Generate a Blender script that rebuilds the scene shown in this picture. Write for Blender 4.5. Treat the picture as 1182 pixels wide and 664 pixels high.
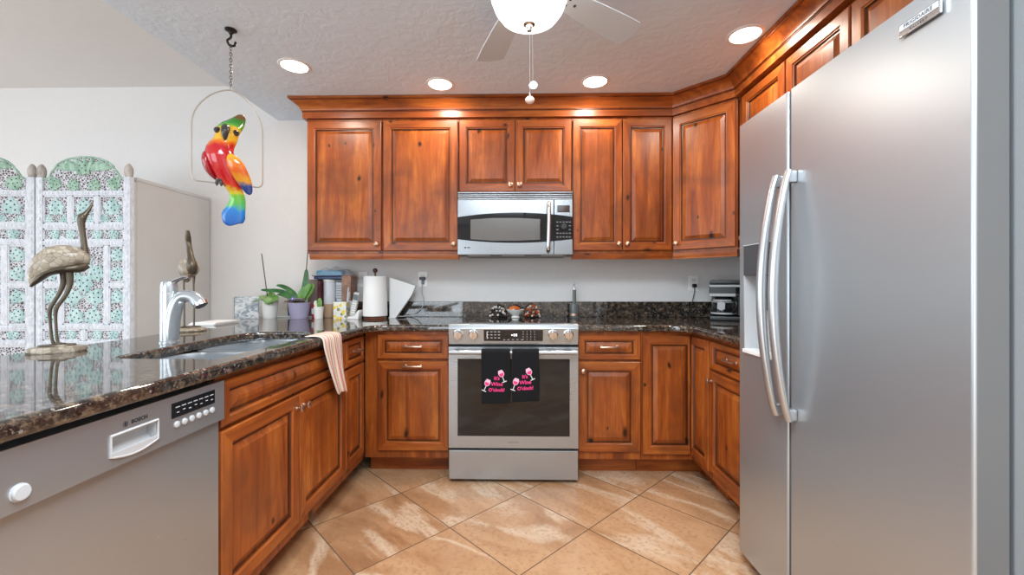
import bpy, bmesh, math, random
from mathutils import Vector, Matrix
random.seed(7)
for o in list(bpy.data.objects): bpy.data.objects.remove(o)
SC = bpy.context.scene
COL = SC.collection
PI = math.pi

# ------------------------------------------------------------------ camera, world, lights, exposure
cam_d = bpy.data.cameras.new('camera'); cam = bpy.data.objects.new('camera', cam_d); COL.objects.link(cam)
cam.location = (0, 0, 1.1556); cam.rotation_euler = (PI/2, 0, .0195)
cam_d.sensor_width = 36; cam_d.lens = 486.5/1182*36; cam_d.shift_y = -2.3/1182; cam_d.clip_start = .02
SC.camera = cam
SC.view_settings.view_transform = 'Standard'
try: SC.view_settings.look = 'None'
except Exception: pass
SC.view_settings.gamma = 1; SC.view_settings.use_curve_mapping = False
SC.view_settings.exposure = 0.14

W = bpy.data.worlds.new('world'); SC.world = W; W.use_nodes = True
bg = W.node_tree.nodes['Background']; bg.inputs[0].default_value = (.82, .9, 1, 1); bg.inputs[1].default_value = 1.2

def area(name, loc, rot, sx, sy, power, col=(1, 1, 1), shape='RECTANGLE', spread=PI):
    d = bpy.data.lights.new(name, 'AREA'); d.energy = power; d.color = col; d.shape = shape
    d.size = sx; d.size_y = sy; d.spread = spread
    o = bpy.data.objects.new(name, d); COL.objects.link(o); o.location = loc; o.rotation_euler = rot
    return o
# daylight entering by the patio door behind the camera and by the living room window on the left
area('daylight_patio', (-3.1, -3.1, 1.2), (PI/2, 0, 0), 3.6, 2.2, 86, (.8, .91, 1))
area('daylight_living', (-5.2, .6, 1.35), (0, -PI/2, 0), 2.0, 3.0, 50, (.8, .91, 1))
# added fill lights under the ceiling, out of view; no fixtures stand there
area('dining_fill_light', (.1, -1.1, 2.395), (0, 0, 0), 1.2, 1.2, 28, (.8, .91, 1))
area('kitchen_fill_light', (-.05, .45, 2.395), (0, 0, 0), 1.1, .9, 72, (.8, .91, 1))

# ------------------------------------------------------------------ node materials
def newmat(name):
    m = bpy.data.materials.new(name); m.use_nodes = True
    nt = m.node_tree; return m, nt, nt.nodes['Principled BSDF']
def N(nt, t, **kw):
    n = nt.nodes.new(t)
    for k, v in kw.items():
        if isinstance(v, (int, float, str, bool)) and hasattr(n, k): setattr(n, k, v)
    return n
def L(nt, a, b): nt.links.new(a, b)
def sset(b, **kw):
    for k, v in kw.items():
        k = k.replace('_', ' ')
        if k in b.inputs: b.inputs[k].default_value = v
def rgb(r, g, b):
    f = lambda c: (c/255/12.92) if c/255 <= .04045 else ((c/255+.055)/1.055)**2.4
    return (f(r), f(g), f(b), 1)
def plain(name, col, rough=.5, metal=0, **kw):
    m, nt, b = newmat(name)
    b.inputs['Base Color'].default_value = col if len(col) == 4 else (*col, 1)
    b.inputs['Roughness'].default_value = rough; b.inputs['Metallic'].default_value = metal
    for k, v in kw.items():
        k = k.replace('_', ' ')
        if k in b.inputs: b.inputs[k].default_value = v
    # slight procedural unevenness
    tc = N(nt, 'ShaderNodeTexCoord'); no = N(nt, 'ShaderNodeTexNoise'); no.inputs['Scale'].default_value = 14
    mx = N(nt, 'ShaderNodeMapRange'); mx.inputs[3].default_value = max(0, rough-.03); mx.inputs[4].default_value = min(1, rough+.03)
    L(nt, tc.outputs['Object'], no.inputs['Vector']); L(nt, no.outputs['Fac'], mx.inputs[0]); L(nt, mx.outputs[0], b.inputs['Roughness'])
    return m
def ramp(nt, fac, stops):
    r = N(nt, 'ShaderNodeValToRGB'); e = r.color_ramp.elements
    while len(e) > 1: e.remove(e[0])
    e[0].position = stops[0][0]; e[0].color = stops[0][1]
    for p, c in stops[1:]:
        q = e.new(p); q.color = c
    L(nt, fac, r.inputs[0]); return r.outputs[0]
def mix(nt, fac, a, b, mode='MIX'):
    m = N(nt, 'ShaderNodeMix'); m.data_type = 'RGBA'; m.blend_type = mode
    if isinstance(fac, (int, float)): m.inputs[0].default_value = fac
    else: L(nt, fac, m.inputs[0])
    for i, v in ((6, a), (7, b)):
        if isinstance(v, tuple): m.inputs[i].default_value = v
        else: L(nt, v, m.inputs[i])
    return m.outputs[2]
def math_n(nt, op, a, b=None, c=None):
    m = N(nt, 'ShaderNodeMath'); m.operation = op
    for i, v in enumerate((a, b, c)):
        if v is None: continue
        if isinstance(v, (int, float)): m.inputs[i].default_value = v
        else: L(nt, v, m.inputs[i])
    return m.outputs[0]
def bump(nt, b, h, strength=.2, dist=.01):
    n = N(nt, 'ShaderNodeBump'); n.inputs['Strength'].default_value = strength; n.inputs['Distance'].default_value = dist
    L(nt, h, n.inputs['Height']); L(nt, n.outputs[0], b.inputs['Normal'])

def wood(name, axis, dark=0):
    m, nt, b = newmat(name)
    tc = N(nt, 'ShaderNodeTexCoord'); oi = N(nt, 'ShaderNodeObjectInfo')
    off = N(nt, 'ShaderNodeVectorMath'); off.operation = 'SCALE'; off.inputs[0].default_value = (7.3, 3.1, 9.7); L(nt, oi.outputs['Random'], off.inputs['Scale'])
    ad = N(nt, 'ShaderNodeVectorMath'); ad.operation = 'ADD'; L(nt, tc.outputs['Object'], ad.inputs[0]); L(nt, off.outputs[0], ad.inputs[1])
    mp = N(nt, 'ShaderNodeMapping'); s = [9, 9, 9]; s[axis] = .9; mp.inputs['Scale'].default_value = s; L(nt, ad.outputs[0], mp.inputs['Vector'])
    n1 = N(nt, 'ShaderNodeTexNoise'); sset(n1, Scale=1.6, Detail=5., Roughness=.6, Distortion=.9); L(nt, mp.outputs[0], n1.inputs['Vector'])
    n2 = N(nt, 'ShaderNodeTexNoise'); sset(n2, Scale=9., Detail=4., Roughness=.7); L(nt, mp.outputs[0], n2.inputs['Vector'])
    n3 = N(nt, 'ShaderNodeTexNoise'); sset(n3, Scale=4.2, Detail=3., Roughness=.55, Distortion=.6); L(nt, ad.outputs[0], n3.inputs['Vector'])
    c1 = ramp(nt, n1.outputs['Fac'], [(.3, rgb(114, 50, 15)), (.5, rgb(162, 82, 27)), (.72, rgb(190, 112, 46))])
    c2 = mix(nt, ramp(nt, n2.outputs['Fac'], [(.35, (0, 0, 0, 1)), (.7, (.5, .5, .5, 1))]), c1, rgb(112, 50, 20))
    c3 = mix(nt, ramp(nt, n3.outputs['Fac'], [(.46, (0, 0, 0, 1)), (.68, (.62, .62, .62, 1))]), c2, rgb(106, 54, 26))
    # knots
    mk = N(nt, 'ShaderNodeMapping'); s = [4.6, 0, 4.6]; s[axis] = 2.4; mk.inputs['Scale'].default_value = s; L(nt, ad.outputs[0], mk.inputs['Vector'])
    nd = N(nt, 'ShaderNodeTexNoise'); sset(nd, Scale=9., Detail=2.); L(nt, ad.outputs[0], nd.inputs['Vector'])
    dm = N(nt, 'ShaderNodeVectorMath'); dm.operation = 'MULTIPLY_ADD'; L(nt, nd.outputs['Color'], dm.inputs[0]); dm.inputs[1].default_value = (.16, .16, .16); L(nt, mk.outputs[0], dm.inputs[2])
    sw = N(nt, 'ShaderNodeSeparateXYZ'); L(nt, dm.outputs[0], sw.inputs[0]); cw = N(nt, 'ShaderNodeCombineXYZ'); L(nt, sw.outputs[0], cw.inputs[0]); L(nt, sw.outputs[2], cw.inputs[1])
    vo = N(nt, 'ShaderNodeTexVoronoi'); vo.voronoi_dimensions = '2D'; sset(vo, Scale=1., Randomness=1.); L(nt, cw.outputs[0], vo.inputs['Vector'])
    sp = N(nt, 'ShaderNodeSeparateColor'); L(nt, vo.outputs['Color'], sp.inputs[0])
    gate = math_n(nt, 'GREATER_THAN', sp.outputs[0], .25)
    size = math_n(nt, 'MULTIPLY_ADD', sp.outputs[1], .075, .03)
    kd = math_n(nt, 'DIVIDE', vo.outputs['Distance'], size)
    km = math_n(nt, 'MULTIPLY', ramp(nt, kd, [(.35, (1, 1, 1, 1)), (.62, (.5, .5, .5, 1)), (1.0, (0, 0, 0, 1))]), gate)
    c4 = mix(nt, km, c3, rgb(46, 20, 10))
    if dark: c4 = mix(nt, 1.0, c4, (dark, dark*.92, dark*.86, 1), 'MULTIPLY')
    L(nt, c4, b.inputs['Base Color'])
    sset(b, Roughness=.36, Specular_IOR_Level=.4); b.inputs['Coat Weight'].default_value = .12; b.inputs['Coat Roughness'].default_value = .22
    bump(nt, b, n2.outputs['Fac'], .06, .004)
    return m
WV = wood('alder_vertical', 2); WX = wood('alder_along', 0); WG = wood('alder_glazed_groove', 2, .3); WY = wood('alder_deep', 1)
WM = [WV, WX, WG, WY]

def granite():
    m, nt, b = newmat('dark_granite'); tc = N(nt, 'ShaderNodeTexCoord')
    v1 = N(nt, 'ShaderNodeTexVoronoi'); sset(v1, Scale=90.); L(nt, tc.outputs['Object'], v1.inputs['Vector'])
    n1 = N(nt, 'ShaderNodeTexNoise'); sset(n1, Scale=38., Detail=6., Roughness=.7); L(nt, tc.outputs['Object'], n1.inputs['Vector'])
    n2 = N(nt, 'ShaderNodeTexNoise'); sset(n2, Scale=150., Detail=3.); L(nt, tc.outputs['Object'], n2.inputs['Vector'])
    c1 = ramp(nt, n1.outputs['Fac'], [(.38, (.008, .008, .009, 1)), (.5, (.036, .028, .022, 1)), (.6, (.13, .09, .058, 1)), (.72, (.24, .175, .12, 1))])
    c2 = mix(nt, ramp(nt, n2.outputs['Fac'], [(.6, (0, 0, 0, 1)), (.72, (.7, .7, .7, 1))]), c1, (.26, .2, .15, 1))
    sp = N(nt, 'ShaderNodeSeparateColor'); L(nt, v1.outputs['Color'], sp.inputs[0])
    fl = math_n(nt, 'MULTIPLY', math_n(nt, 'GREATER_THAN', sp.outputs[0], .86), math_n(nt, 'LESS_THAN', v1.outputs['Distance'], .42))
    c3 = mix(nt, math_n(nt, 'MULTIPLY', fl, .6), c2, (.3, .27, .24, 1))
    L(nt, c3, b.inputs['Base Color']); sset(b, Roughness=.045, IOR=1.9)
    return m
GRAN = granite()

def steel(name, axis, base=.6, rough=.27):
    m, nt, b = newmat(name); tc = N(nt, 'ShaderNodeTexCoord')
    mp = N(nt, 'ShaderNodeMapping'); s = [220, 220, 220]; s[axis] = 1.2; mp.inputs['Scale'].default_value = s
    L(nt, tc.outputs['Object'], mp.inputs['Vector'])
    n1 = N(nt, 'ShaderNodeTexNoise'); sset(n1, Scale=1., Detail=2.); L(nt, mp.outputs[0], n1.inputs['Vector'])
    n2 = N(nt, 'ShaderNodeTexNoise'); sset(n2, Scale=2.2, Detail=3.); L(nt, tc.outputs['Object'], n2.inputs['Vector'])
    f = math_n(nt, 'MULTIPLY_ADD', n1.outputs['Fac'], .008, rough-.02)
    f = math_n(nt, 'MULTIPLY_ADD', n2.outputs['Fac'], .05, f)
    L(nt, f, b.inputs['Roughness'])
    L(nt, ramp(nt, n1.outputs['Fac'], [(.3, (base*.915, base*.975, base*1.02, 1)), (.7, (base*.925, base*.985, base*1.03, 1))]), b.inputs['Base Color'])
    sset(b, Metallic=.76)
    return m
ST_Y = steel('brushed_steel_along_y', 1, .50, .31); ST_X = steel('brushed_steel_along_x', 0, .45, .27); ST_Z = steel('brushed_steel_upright', 2, .6, .24)
STEEL_D = plain('satin_steel_dishwasher', (.43, .452, .47), .29, .76)
CHROME = plain('polished_steel', (.66, .67, .68), .2, 1)
HANDLE = plain('satin_handle_steel', (.52, .53, .54), .3, .85)
NICKEL = plain('satin_nickel', (.62, .6, .57), .26, 1)
COPPER = plain('warm_nickel_pulls', (.58, .40, .30), .36, 1)
SINKM = steel('sink_steel', 1, .62, .24)
ST_M = steel('brushed_steel_microwave', 0, .37, .25)
BLACKGLASS = plain('black_glass', (.012, .012, .014), .04, 0)
OVENGLASS = plain('oven_glass', (.010, .010, .011), .05, 0, Specular_IOR_Level=.55)
BLACK = plain('black_plastic', (.012, .012, .013), .32)
BLACKM = plain('black_matte', (.01, .01, .01), .7)
GREYP = plain('grey_plastic', rgb(120, 122, 124), .45)
DGREY = plain('dark_grey_panel', rgb(66, 68, 71), .45)
LGREY = plain('pale_grey_plastic', rgb(186, 187, 188), .4)
FBODY = plain('fridge_body_side', rgb(128, 134, 138), .4)
PLATEG = plain('pocket_rim', rgb(206, 207, 208), .3, .3)
PLATE = plain('white_cover_plate', rgb(250, 249, 246), .3)
WHITE = plain('white_plastic', rgb(236, 235, 232), .35)
WHITEM = plain('white_matte', rgb(238, 236, 233), .8)
CERAM = plain('white_ceramic', rgb(240, 238, 232), .18)
PRINT = plain('dark_print', (.03, .03, .03), .5)
PRINTL = plain('pale_print', rgb(205, 205, 205), .5)
PAPER = plain('white_paper', rgb(244, 243, 240), .9)
GASKET = plain('rubber_gasket', rgb(58, 58, 60), .7)
STEM = plain('twig_brown', rgb(96, 84, 72), .7)
BRONZE = plain('aged_bronze', rgb(98, 88, 74), .38, .6)
IRON = plain('wrought_iron', rgb(52, 50, 48), .45, .7)
DOOR_IN = plain('fridge_door_edge', rgb(112, 113, 114), .5, .2)

def emis(name, col, s):
    m, nt, b = newmat(name); b.inputs['Base Color'].default_value = (.9, .9, .9, 1)
    b.inputs['Emission Color'].default_value = (*col, 1); b.inputs['Emission Strength'].default_value = s; return m
CANLENS = emis('lit_lens', (1, .95, .88), 9.0)
BOWLM = emis('lit_frosted_glass', (1, .97, .94), 2.3)

def wallmat(name, col, bs, scale, rough=.85):
    m, nt, b = newmat(name); tc = N(nt, 'ShaderNodeTexCoord')
    n1 = N(nt, 'ShaderNodeTexNoise'); sset(n1, Scale=scale, Detail=4., Roughness=.55, Distortion=.5); L(nt, tc.outputs['Object'], n1.inputs['Vector'])
    L(nt, ramp(nt, n1.outputs['Fac'], [(.3, tuple(c*.975 for c in col[:3])+(1,)), (.7, col)]), b.inputs['Base Color'])
    sset(b, Roughness=rough); bump(nt, b, ramp(nt, n1.outputs['Fac'], [(.42, (0, 0, 0, 1)), (.58, (1, 1, 1, 1))]), bs, .01); return m
WALLM = wallmat('painted_wall', rgb(232, 229, 226), .03, 30)
CEILM = wallmat('knockdown_ceiling', rgb(228, 240, 251), .14, 16)
CEILL = wallmat('living_ceiling', rgb(232, 229, 226), .03, 20)
BOXM = wallmat('pale_grey_paint', rgb(208, 205, 202), .03, 5)

def floormat():
    m, nt, b = newmat('travertine_floor_tile'); tc = N(nt, 'ShaderNodeTexCoord')
    sb = N(nt, 'ShaderNodeVectorMath'); sb.operation = 'SUBTRACT'; L(nt, tc.outputs['Object'], sb.inputs[0]); sb.inputs[1].default_value = (-.0056, 2.334, 0)
    vr = N(nt, 'ShaderNodeVectorRotate'); vr.rotation_type = 'Z_AXIS'; vr.inputs['Angle'].default_value = PI/4; L(nt, sb.outputs[0], vr.inputs['Vector'])
    sc = N(nt, 'ShaderNodeVectorMath'); sc.operation = 'SCALE'; L(nt, vr.outputs[0], sc.inputs[0]); sc.inputs['Scale'].default_value = 1/.4664
    fl = N(nt, 'ShaderNodeVectorMath'); fl.operation = 'FLOOR'; L(nt, sc.outputs[0], fl.inputs[0])
    fr = N(nt, 'ShaderNodeVectorMath'); fr.operation = 'FRACTION'; L(nt, sc.outputs[0], fr.inputs[0])
    sx = N(nt, 'ShaderNodeSeparateXYZ'); L(nt, fr.outputs[0], sx.inputs[0])
    ex = math_n(nt, 'MINIMUM', sx.outputs[0], math_n(nt, 'SUBTRACT', 1, sx.outputs[0]))
    ey = math_n(nt, 'MINIMUM', sx.outputs[1], math_n(nt, 'SUBTRACT', 1, sx.outputs[1]))
    ed = math_n(nt, 'MINIMUM', ex, ey)
    grout = math_n(nt, 'LESS_THAN', ed, .0062)
    wn = N(nt, 'ShaderNodeTexWhiteNoise'); wn.noise_dimensions = '3D'; L(nt, fl.outputs[0], wn.inputs['Vector'])
    of = N(nt, 'ShaderNodeVectorMath'); of.operation = 'SCALE'; L(nt, wn.outputs['Color'], of.inputs[0]); of.inputs['Scale'].default_value = 30
    ad = N(nt, 'ShaderNodeVectorMath'); ad.operation = 'ADD'; L(nt, sc.outputs[0], ad.inputs[0]); L(nt, of.outputs[0], ad.inputs[1])
    mp = N(nt, 'ShaderNodeMapping'); mp.inputs['Rotation'].default_value = (0, 0, .35); mp.inputs['Scale'].default_value = (.42, 1.15, 1); L(nt, ad.outputs[0], mp.inputs['Vector'])
    n1 = N(nt, 'ShaderNodeTexNoise'); sset(n1, Scale=1.15, Detail=7., Roughness=.62, Distortion=1.1); L(nt, mp.outputs[0], n1.inputs['Vector'])
    n2 = N(nt, 'ShaderNodeTexNoise'); sset(n2, Scale=.62, Detail=8., Roughness=.55, Distortion=.9); L(nt, mp.outputs[0], n2.inputs['Vector'])
    n3 = N(nt, 'ShaderNodeTexNoise'); sset(n3, Scale=26., Detail=4.); L(nt, ad.outputs[0], n3.inputs['Vector'])
    c1 = ramp(nt, n1.outputs['Fac'], [(.3, rgb(146, 102, 68)), (.45, rgb(180, 136, 98)), (.58, rgb(194, 152, 114)), (.72, rgb(170, 124, 88))])
    band = math_n(nt, 'ABSOLUTE', math_n(nt, 'SUBTRACT', n2.outputs['Fac'], .5))
    c2 = mix(nt, ramp(nt, band, [(.0, (.8, .8, .8, 1)), (.014, (.5, .5, .5, 1)), (.034, (0, 0, 0, 1))]), c1, rgb(216, 190, 162))
    c3 = mix(nt, ramp(nt, n3.outputs['Fac'], [(.5, (0, 0, 0, 1)), (.72, (.55, .55, .55, 1))]), c2, rgb(150, 104, 72))
    c4 = mix(nt, grout, c3, rgb(112, 84, 62))
    L(nt, c4, b.inputs['Base Color'])
    L(nt, math_n(nt, 'MULTIPLY_ADD', grout, .5, .3), b.inputs['Roughness'])
    h = math_n(nt, 'SUBTRACT', math_n(nt, 'MULTIPLY', n3.outputs['Fac'], .1), grout); bump(nt, b, h, .25, .004)
    return m
FLOORM = floormat()

# ------------------------------------------------------------------ mesh builder and object helpers
def V(*a): return Vector(a)
class MB:
    def __init__(s): s.bm = bmesh.new(); s.M = Matrix(); s.uv = None
    def add(s, verts, faces, m=0, M=None, uvs=None):
        T = s.M @ M if M is not None else s.M
        vs = [s.bm.verts.new(T @ Vector(v)) for v in verts]; out = []
        if uvs and s.uv is None: s.uv = s.bm.loops.layers.uv.new('UVMap')
        for i, f in enumerate(faces):
            try: fc = s.bm.faces.new([vs[j] for j in f])
            except ValueError: continue
            fc.material_index = m if isinstance(m, int) else m[i]; out.append(fc)
            if uvs:
                for lp, j in zip(fc.loops, f): lp[s.uv].uv = uvs[j]
        return vs, out
    def merge(s, b2, m=None, M=None):
        T = s.M @ M if M is not None else s.M
        b2.verts.index_update(); vs = [s.bm.verts.new(T @ v.co) for v in b2.verts]
        for f in b2.faces:
            try: fc = s.bm.faces.new([vs[v.index] for v in f.verts])
            except ValueError: continue
            fc.material_index = f.material_index if m is None else m
        b2.free()
    def box(s, x0, x1, y0, y1, z0, z1, m=0, bev=.002, seg=2, M=None):
        b2 = bmesh.new(); bmesh.ops.create_cube(b2, size=1)
        for v in b2.verts: v.co = ((x0+x1)/2+v.co.x*(x1-x0), (y0+y1)/2+v.co.y*(y1-y0), (z0+z1)/2+v.co.z*(z1-z0))
        bev = min(bev, .45*min(abs(x1-x0), abs(y1-y0), abs(z1-z0)))
        if bev > 0: bmesh.ops.bevel(b2, geom=b2.edges[:], offset=bev, segments=seg, affect='EDGES', profile=.5)
        s.merge(b2, m, M)
    def prism(s, pts, y0, y1, m=0, plane='xz', bev=0, M=None):
        def p(a, b, h): return {'xz': (a, h, b), 'xy': (a, b, h), 'yz': (h, a, b)}[plane]
        b2 = bmesh.new(); lo = [b2.verts.new(p(a, b, y0)) for a, b in pts]; hi = [b2.verts.new(p(a, b, y1)) for a, b in pts]
        n = len(pts); b2.faces.new(lo); b2.faces.new(hi[::-1])
        for i in range(n): b2.faces.new([lo[i], hi[i], hi[(i+1) % n], lo[(i+1) % n]])
        bmesh.ops.recalc_face_normals(b2, faces=b2.faces[:])
        if bev:
            es = [e for e in b2.edges if len(e.link_faces) == 2 and e.calc_face_angle(0) > .5]
            bmesh.ops.bevel(b2, geom=es, offset=bev, segments=2, affect='EDGES', profile=.5)
        s.merge(b2, m, M)
    def lathe(s, prof, c=(0, 0, 0), m=0, seg=24, M=None, cap=True):
        vs = []; fs = []; ms = []; n = len(prof)
        for r, z in prof:
            for k in range(seg):
                a = 2*PI*k/seg; vs.append((c[0]+r*math.cos(a), c[1]+r*math.sin(a), c[2]+z))
        for i in range(n-1):
            for k in range(seg):
                fs.append((i*seg+k, i*seg+(k+1) % seg, (i+1)*seg+(k+1) % seg, (i+1)*seg+k)); ms.append(m if isinstance(m, int) else m[i])
        if cap:
            if prof[0][0] > 1e-5: fs.append(tuple(range(seg))[::-1]); ms.append(m if isinstance(m, int) else m[0])
            if prof[-1][0] > 1e-5: fs.append(tuple((n-1)*seg+k for k in range(seg))); ms.append(m if isinstance(m, int) else m[-1])
        b2 = bmesh.new(); bv = [b2.verts.new(v) for v in vs]
        for f, mi in zip(fs, ms):
            fc = b2.faces.new([bv[j] for j in f]); fc.material_index = mi
        bmesh.ops.remove_doubles(b2, verts=b2.verts[:], dist=1e-5)
        s.merge(b2, None, M)
    def tube(s, pts, r, m=0, seg=10, caps=True, flat=1.0, M=None, up=(0, 1, 0), closed=False):
        """swept section; r number or list of number / (ra, rb); ra is along 'side', rb along 'up'."""
        P = [Vector(p) for p in pts]; n = len(P); vs = []; fs = []; ms = []
        for i, p in enumerate(P):
            if closed: t = P[(i+1) % n]-P[i-1]
            else: t = P[min(i+1, n-1)]-P[max(i-1, 0)]
            t.normalize(); u = Vector(up)
            if abs(t.dot(u)) > .97: u = Vector((1, 0, 0)) if abs(t.x) < .9 else Vector((0, 0, 1))
            a = t.cross(u).normalized(); b = a.cross(t).normalized()
            rr = r[i] if isinstance(r, (list, tuple)) else r
            ra, rb = rr if isinstance(rr, (list, tuple)) else (rr, rr*flat)
            for k in range(seg):
                q = 2*PI*k/seg; vs.append(p+a*ra*math.cos(q)+b*rb*math.sin(q))
        for i in range(n if closed else n-1):
            for k in range(seg):
                j = (i+1) % n
                fs.append((i*seg+k, i*seg+(k+1) % seg, j*seg+(k+1) % seg, j*seg+k)); ms.append(m if isinstance(m, int) else m[i])
        if caps and not closed:
            fs.append(tuple(range(seg))[::-1]); ms.append(m if isinstance(m, int) else m[0])
            fs.append(tuple((n-1)*seg+k for k in range(seg))); ms.append(m if isinstance(m, int) else m[-1])
        return s.add(vs, fs, ms, M)
    def ball(s, c, r, m=0, seg=14, M=None):
        rx, ry, rz = r if isinstance(r, (list, tuple)) else (r, r, r)
        b2 = bmesh.new(); bmesh.ops.create_uvsphere(b2, u_segments=seg, v_segments=max(6, seg//2+1), radius=1)
        T = Matrix.Translation(c) @ (M or Matrix()) @ Matrix.Diagonal((rx, ry, rz, 1))
        for v in b2.verts: v.co = T @ v.co
        s.merge(b2, m)
    def text(s, txt, size, M, m=0, ext=.0004, off=0, align='CENTER', shear=0, spacing=1):
        cu = bpy.data.curves.new('t', 'FONT'); cu.body = txt; cu.size = size; cu.extrude = ext; cu.offset = off; cu.resolution_u = 3
        cu.align_x = align; cu.align_y = 'CENTER'; cu.shear = shear; cu.space_character = spacing
        o = bpy.data.objects.new('t', cu); COL.objects.link(o); dg = bpy.context.evaluated_depsgraph_get()
        me = bpy.data.meshes.new_from_object(o.evaluated_get(dg)); b2 = bmesh.new(); b2.from_mesh(me)
        bpy.data.objects.remove(o); bpy.data.curves.remove(cu); bpy.data.meshes.remove(me)
        s.merge(b2, m, M)
    def build(s, name, mats, parent=None, sharp=35, recalc=True, loc=None, rotz=0):
        if recalc: bmesh.ops.recalc_face_normals(s.bm, faces=s.bm.faces[:])
        me = bpy.data.meshes.new(name); s.bm.to_mesh(me); s.bm.free()
        for m in (mats if isinstance(mats, (list, tuple)) else [mats]): me.materials.append(m)
        for p in me.polygons: p.use_smooth = True
        me.set_sharp_from_angle(angle=math.radians(sharp))
        o = bpy.data.objects.new(name, me); COL.objects.link(o)
        if sharp <= 40:
            wn = o.modifiers.new('weighted_normals', 'WEIGHTED_NORMAL'); wn.keep_sharp = True; wn.weight = 100
        if parent: o.parent = parent
        if loc: o.location = loc
        o.rotation_euler.z = rotz
        return o
def tag(o, label, cat, group=None, kind=None):
    if label: o['label'] = label
    if cat: o['category'] = cat
    if group: o['group'] = group
    if kind: o['kind'] = kind
    return o
def thing(name, label, cat, loc=(0, 0, 0), rz=0, group=None):
    o = bpy.data.objects.new(name, None); COL.objects.link(o); o.empty_display_size = .1
    o.location = loc; o.rotation_euler = (0, 0, rz); return tag(o, label, cat, group)
def struct(name, mb, m):
    o = mb.build(name, m); o['kind'] = 'structure'; return o
def copy_tree(o, parent=None):
    c = o.copy(); COL.objects.link(c); c.parent = parent
    for ch in [q for q in bpy.data.objects if q.parent == o and q != c]: copy_tree(ch, c)
    return c
def bez(p0, p1, p2, p3, n=12):
    out = []
    for i in range(n+1):
        t = i/n; u = 1-t
        out.append(tuple(u**3*a+3*u*u*t*b+3*u*t*t*c+t**3*d for a, b, c, d in zip(p0, p1, p2, p3)))
    return out
def spline(P, n=6):
    P = [Vector(p) for p in P]; out = []
    for i in range(len(P)-1):
        a = P[max(i-1, 0)]; b = P[i]; c = P[i+1]; d = P[min(i+2, len(P)-1)]
        for k in range(n):
            t = k/n; out.append(.5*((2*b)+(c-a)*t+(2*a-5*b+4*c-d)*t*t+(3*b-a-3*c+d)*t**3))
    out.append(P[-1]); return out
FX = Matrix(((1, 0, 0, 0), (0, 0, -1, 0), (0, 1, 0, 0), (0, 0, 0, 1)))     # text (x, y) -> (x, z), facing -y
def front(x, y, z, tilt=0): return Matrix.Translation((x, y, z)) @ Matrix.Rotation(-tilt, 4, 'X') @ FX

# ------------------------------------------------------------------ setting
ZC = 2.41; ZL = 2.676; YW = 3.17; XW = 1.65; XE = -1.82
b = MB(); b.box(-5.3, XW+.1, -3.2, YW+.1, -.1, 0, bev=0); struct('floor', b, FLOORM)
b = MB(); b.box(-5.3, XW+.1, YW, YW+.1, 0, 2.8, bev=0); struct('wall_back', b, WALLM)
b = MB(); b.box(XW, XW+.1, -3.2, YW, 0, 2.8, bev=0); struct('wall_right', b, WALLM)
b = MB(); b.box(XE, XW, -3.2, YW, ZC, ZC+.1, bev=0); struct('ceiling', b, CEILM)
b = MB(); b.box(-5.3, XE-.02, -3.2, YW, ZL, ZL+.1, bev=0); struct('ceiling_living', b, CEILL)
b = MB(); b.box(XE-.02, XE, -3.2, YW, ZC, ZL+.1, bev=0); struct('trim_1', b, CEILM)
b = MB()
b.box(-5.4, -5.3, -3.2, -.9, 0, 2.8, bev=0); b.box(-5.4, -5.3, 2.1, YW+.1, 0, 2.8, bev=0); b.box(-5.4, -5.3, -.9, 2.1, 0, .35, bev=0); b.box(-5.4, -5.3, -.9, 2.1, 2.35, 2.8, bev=0)
struct('wall_left', b, WALLM)
b = MB()
b.box(-5.4, -4.9, -3.3, -3.2, 0, 2.8, bev=0); b.box(-1.3, XW+.1, -3.3, -3.2, 0, 2.8, bev=0); b.box(-4.9, -1.3, -3.3, -3.2, 2.3, 2.8, bev=0)
struct('wall_front', b, WALLM)
m_, nt_, b_ = newmat('window_glass'); sset(b_, Roughness=.02, IOR=1.45); b_.inputs['Transmission Weight'].default_value = 1; GLASS = m_
b = MB(); b.box(-5.355, -5.345, -.85, 2.05, .4, 2.3, 1, 0)
for y in (-.9, .575, 2.05): b.box(-5.38, -5.31, y, y+.05, .35, 2.35, 0)
for z in (.35, 2.3): b.box(-5.38, -5.31, -.85, 2.05, z, z+.05, 0)
struct('window_1', b, [WHITE, GLASS])
b = MB(); b.box(-4.85, -1.35, -3.255, -3.245, .05, 2.25, 1, 0)
for x in (-4.9, -3.12, -1.35): b.box(x, x+.05, -3.28, -3.21, 0, 2.3, 0)
for z in (0, 2.25): b.box(-4.85, -1.35, -3.28, -3.21, z, z+.05, 0)
struct('door_1', b, [WHITE, GLASS])
b = MB(); b.box(-1.62, -1.56, .22, 3.165, 0, .879, bev=0); struct('wall_peninsula', b, WALLM)
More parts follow.
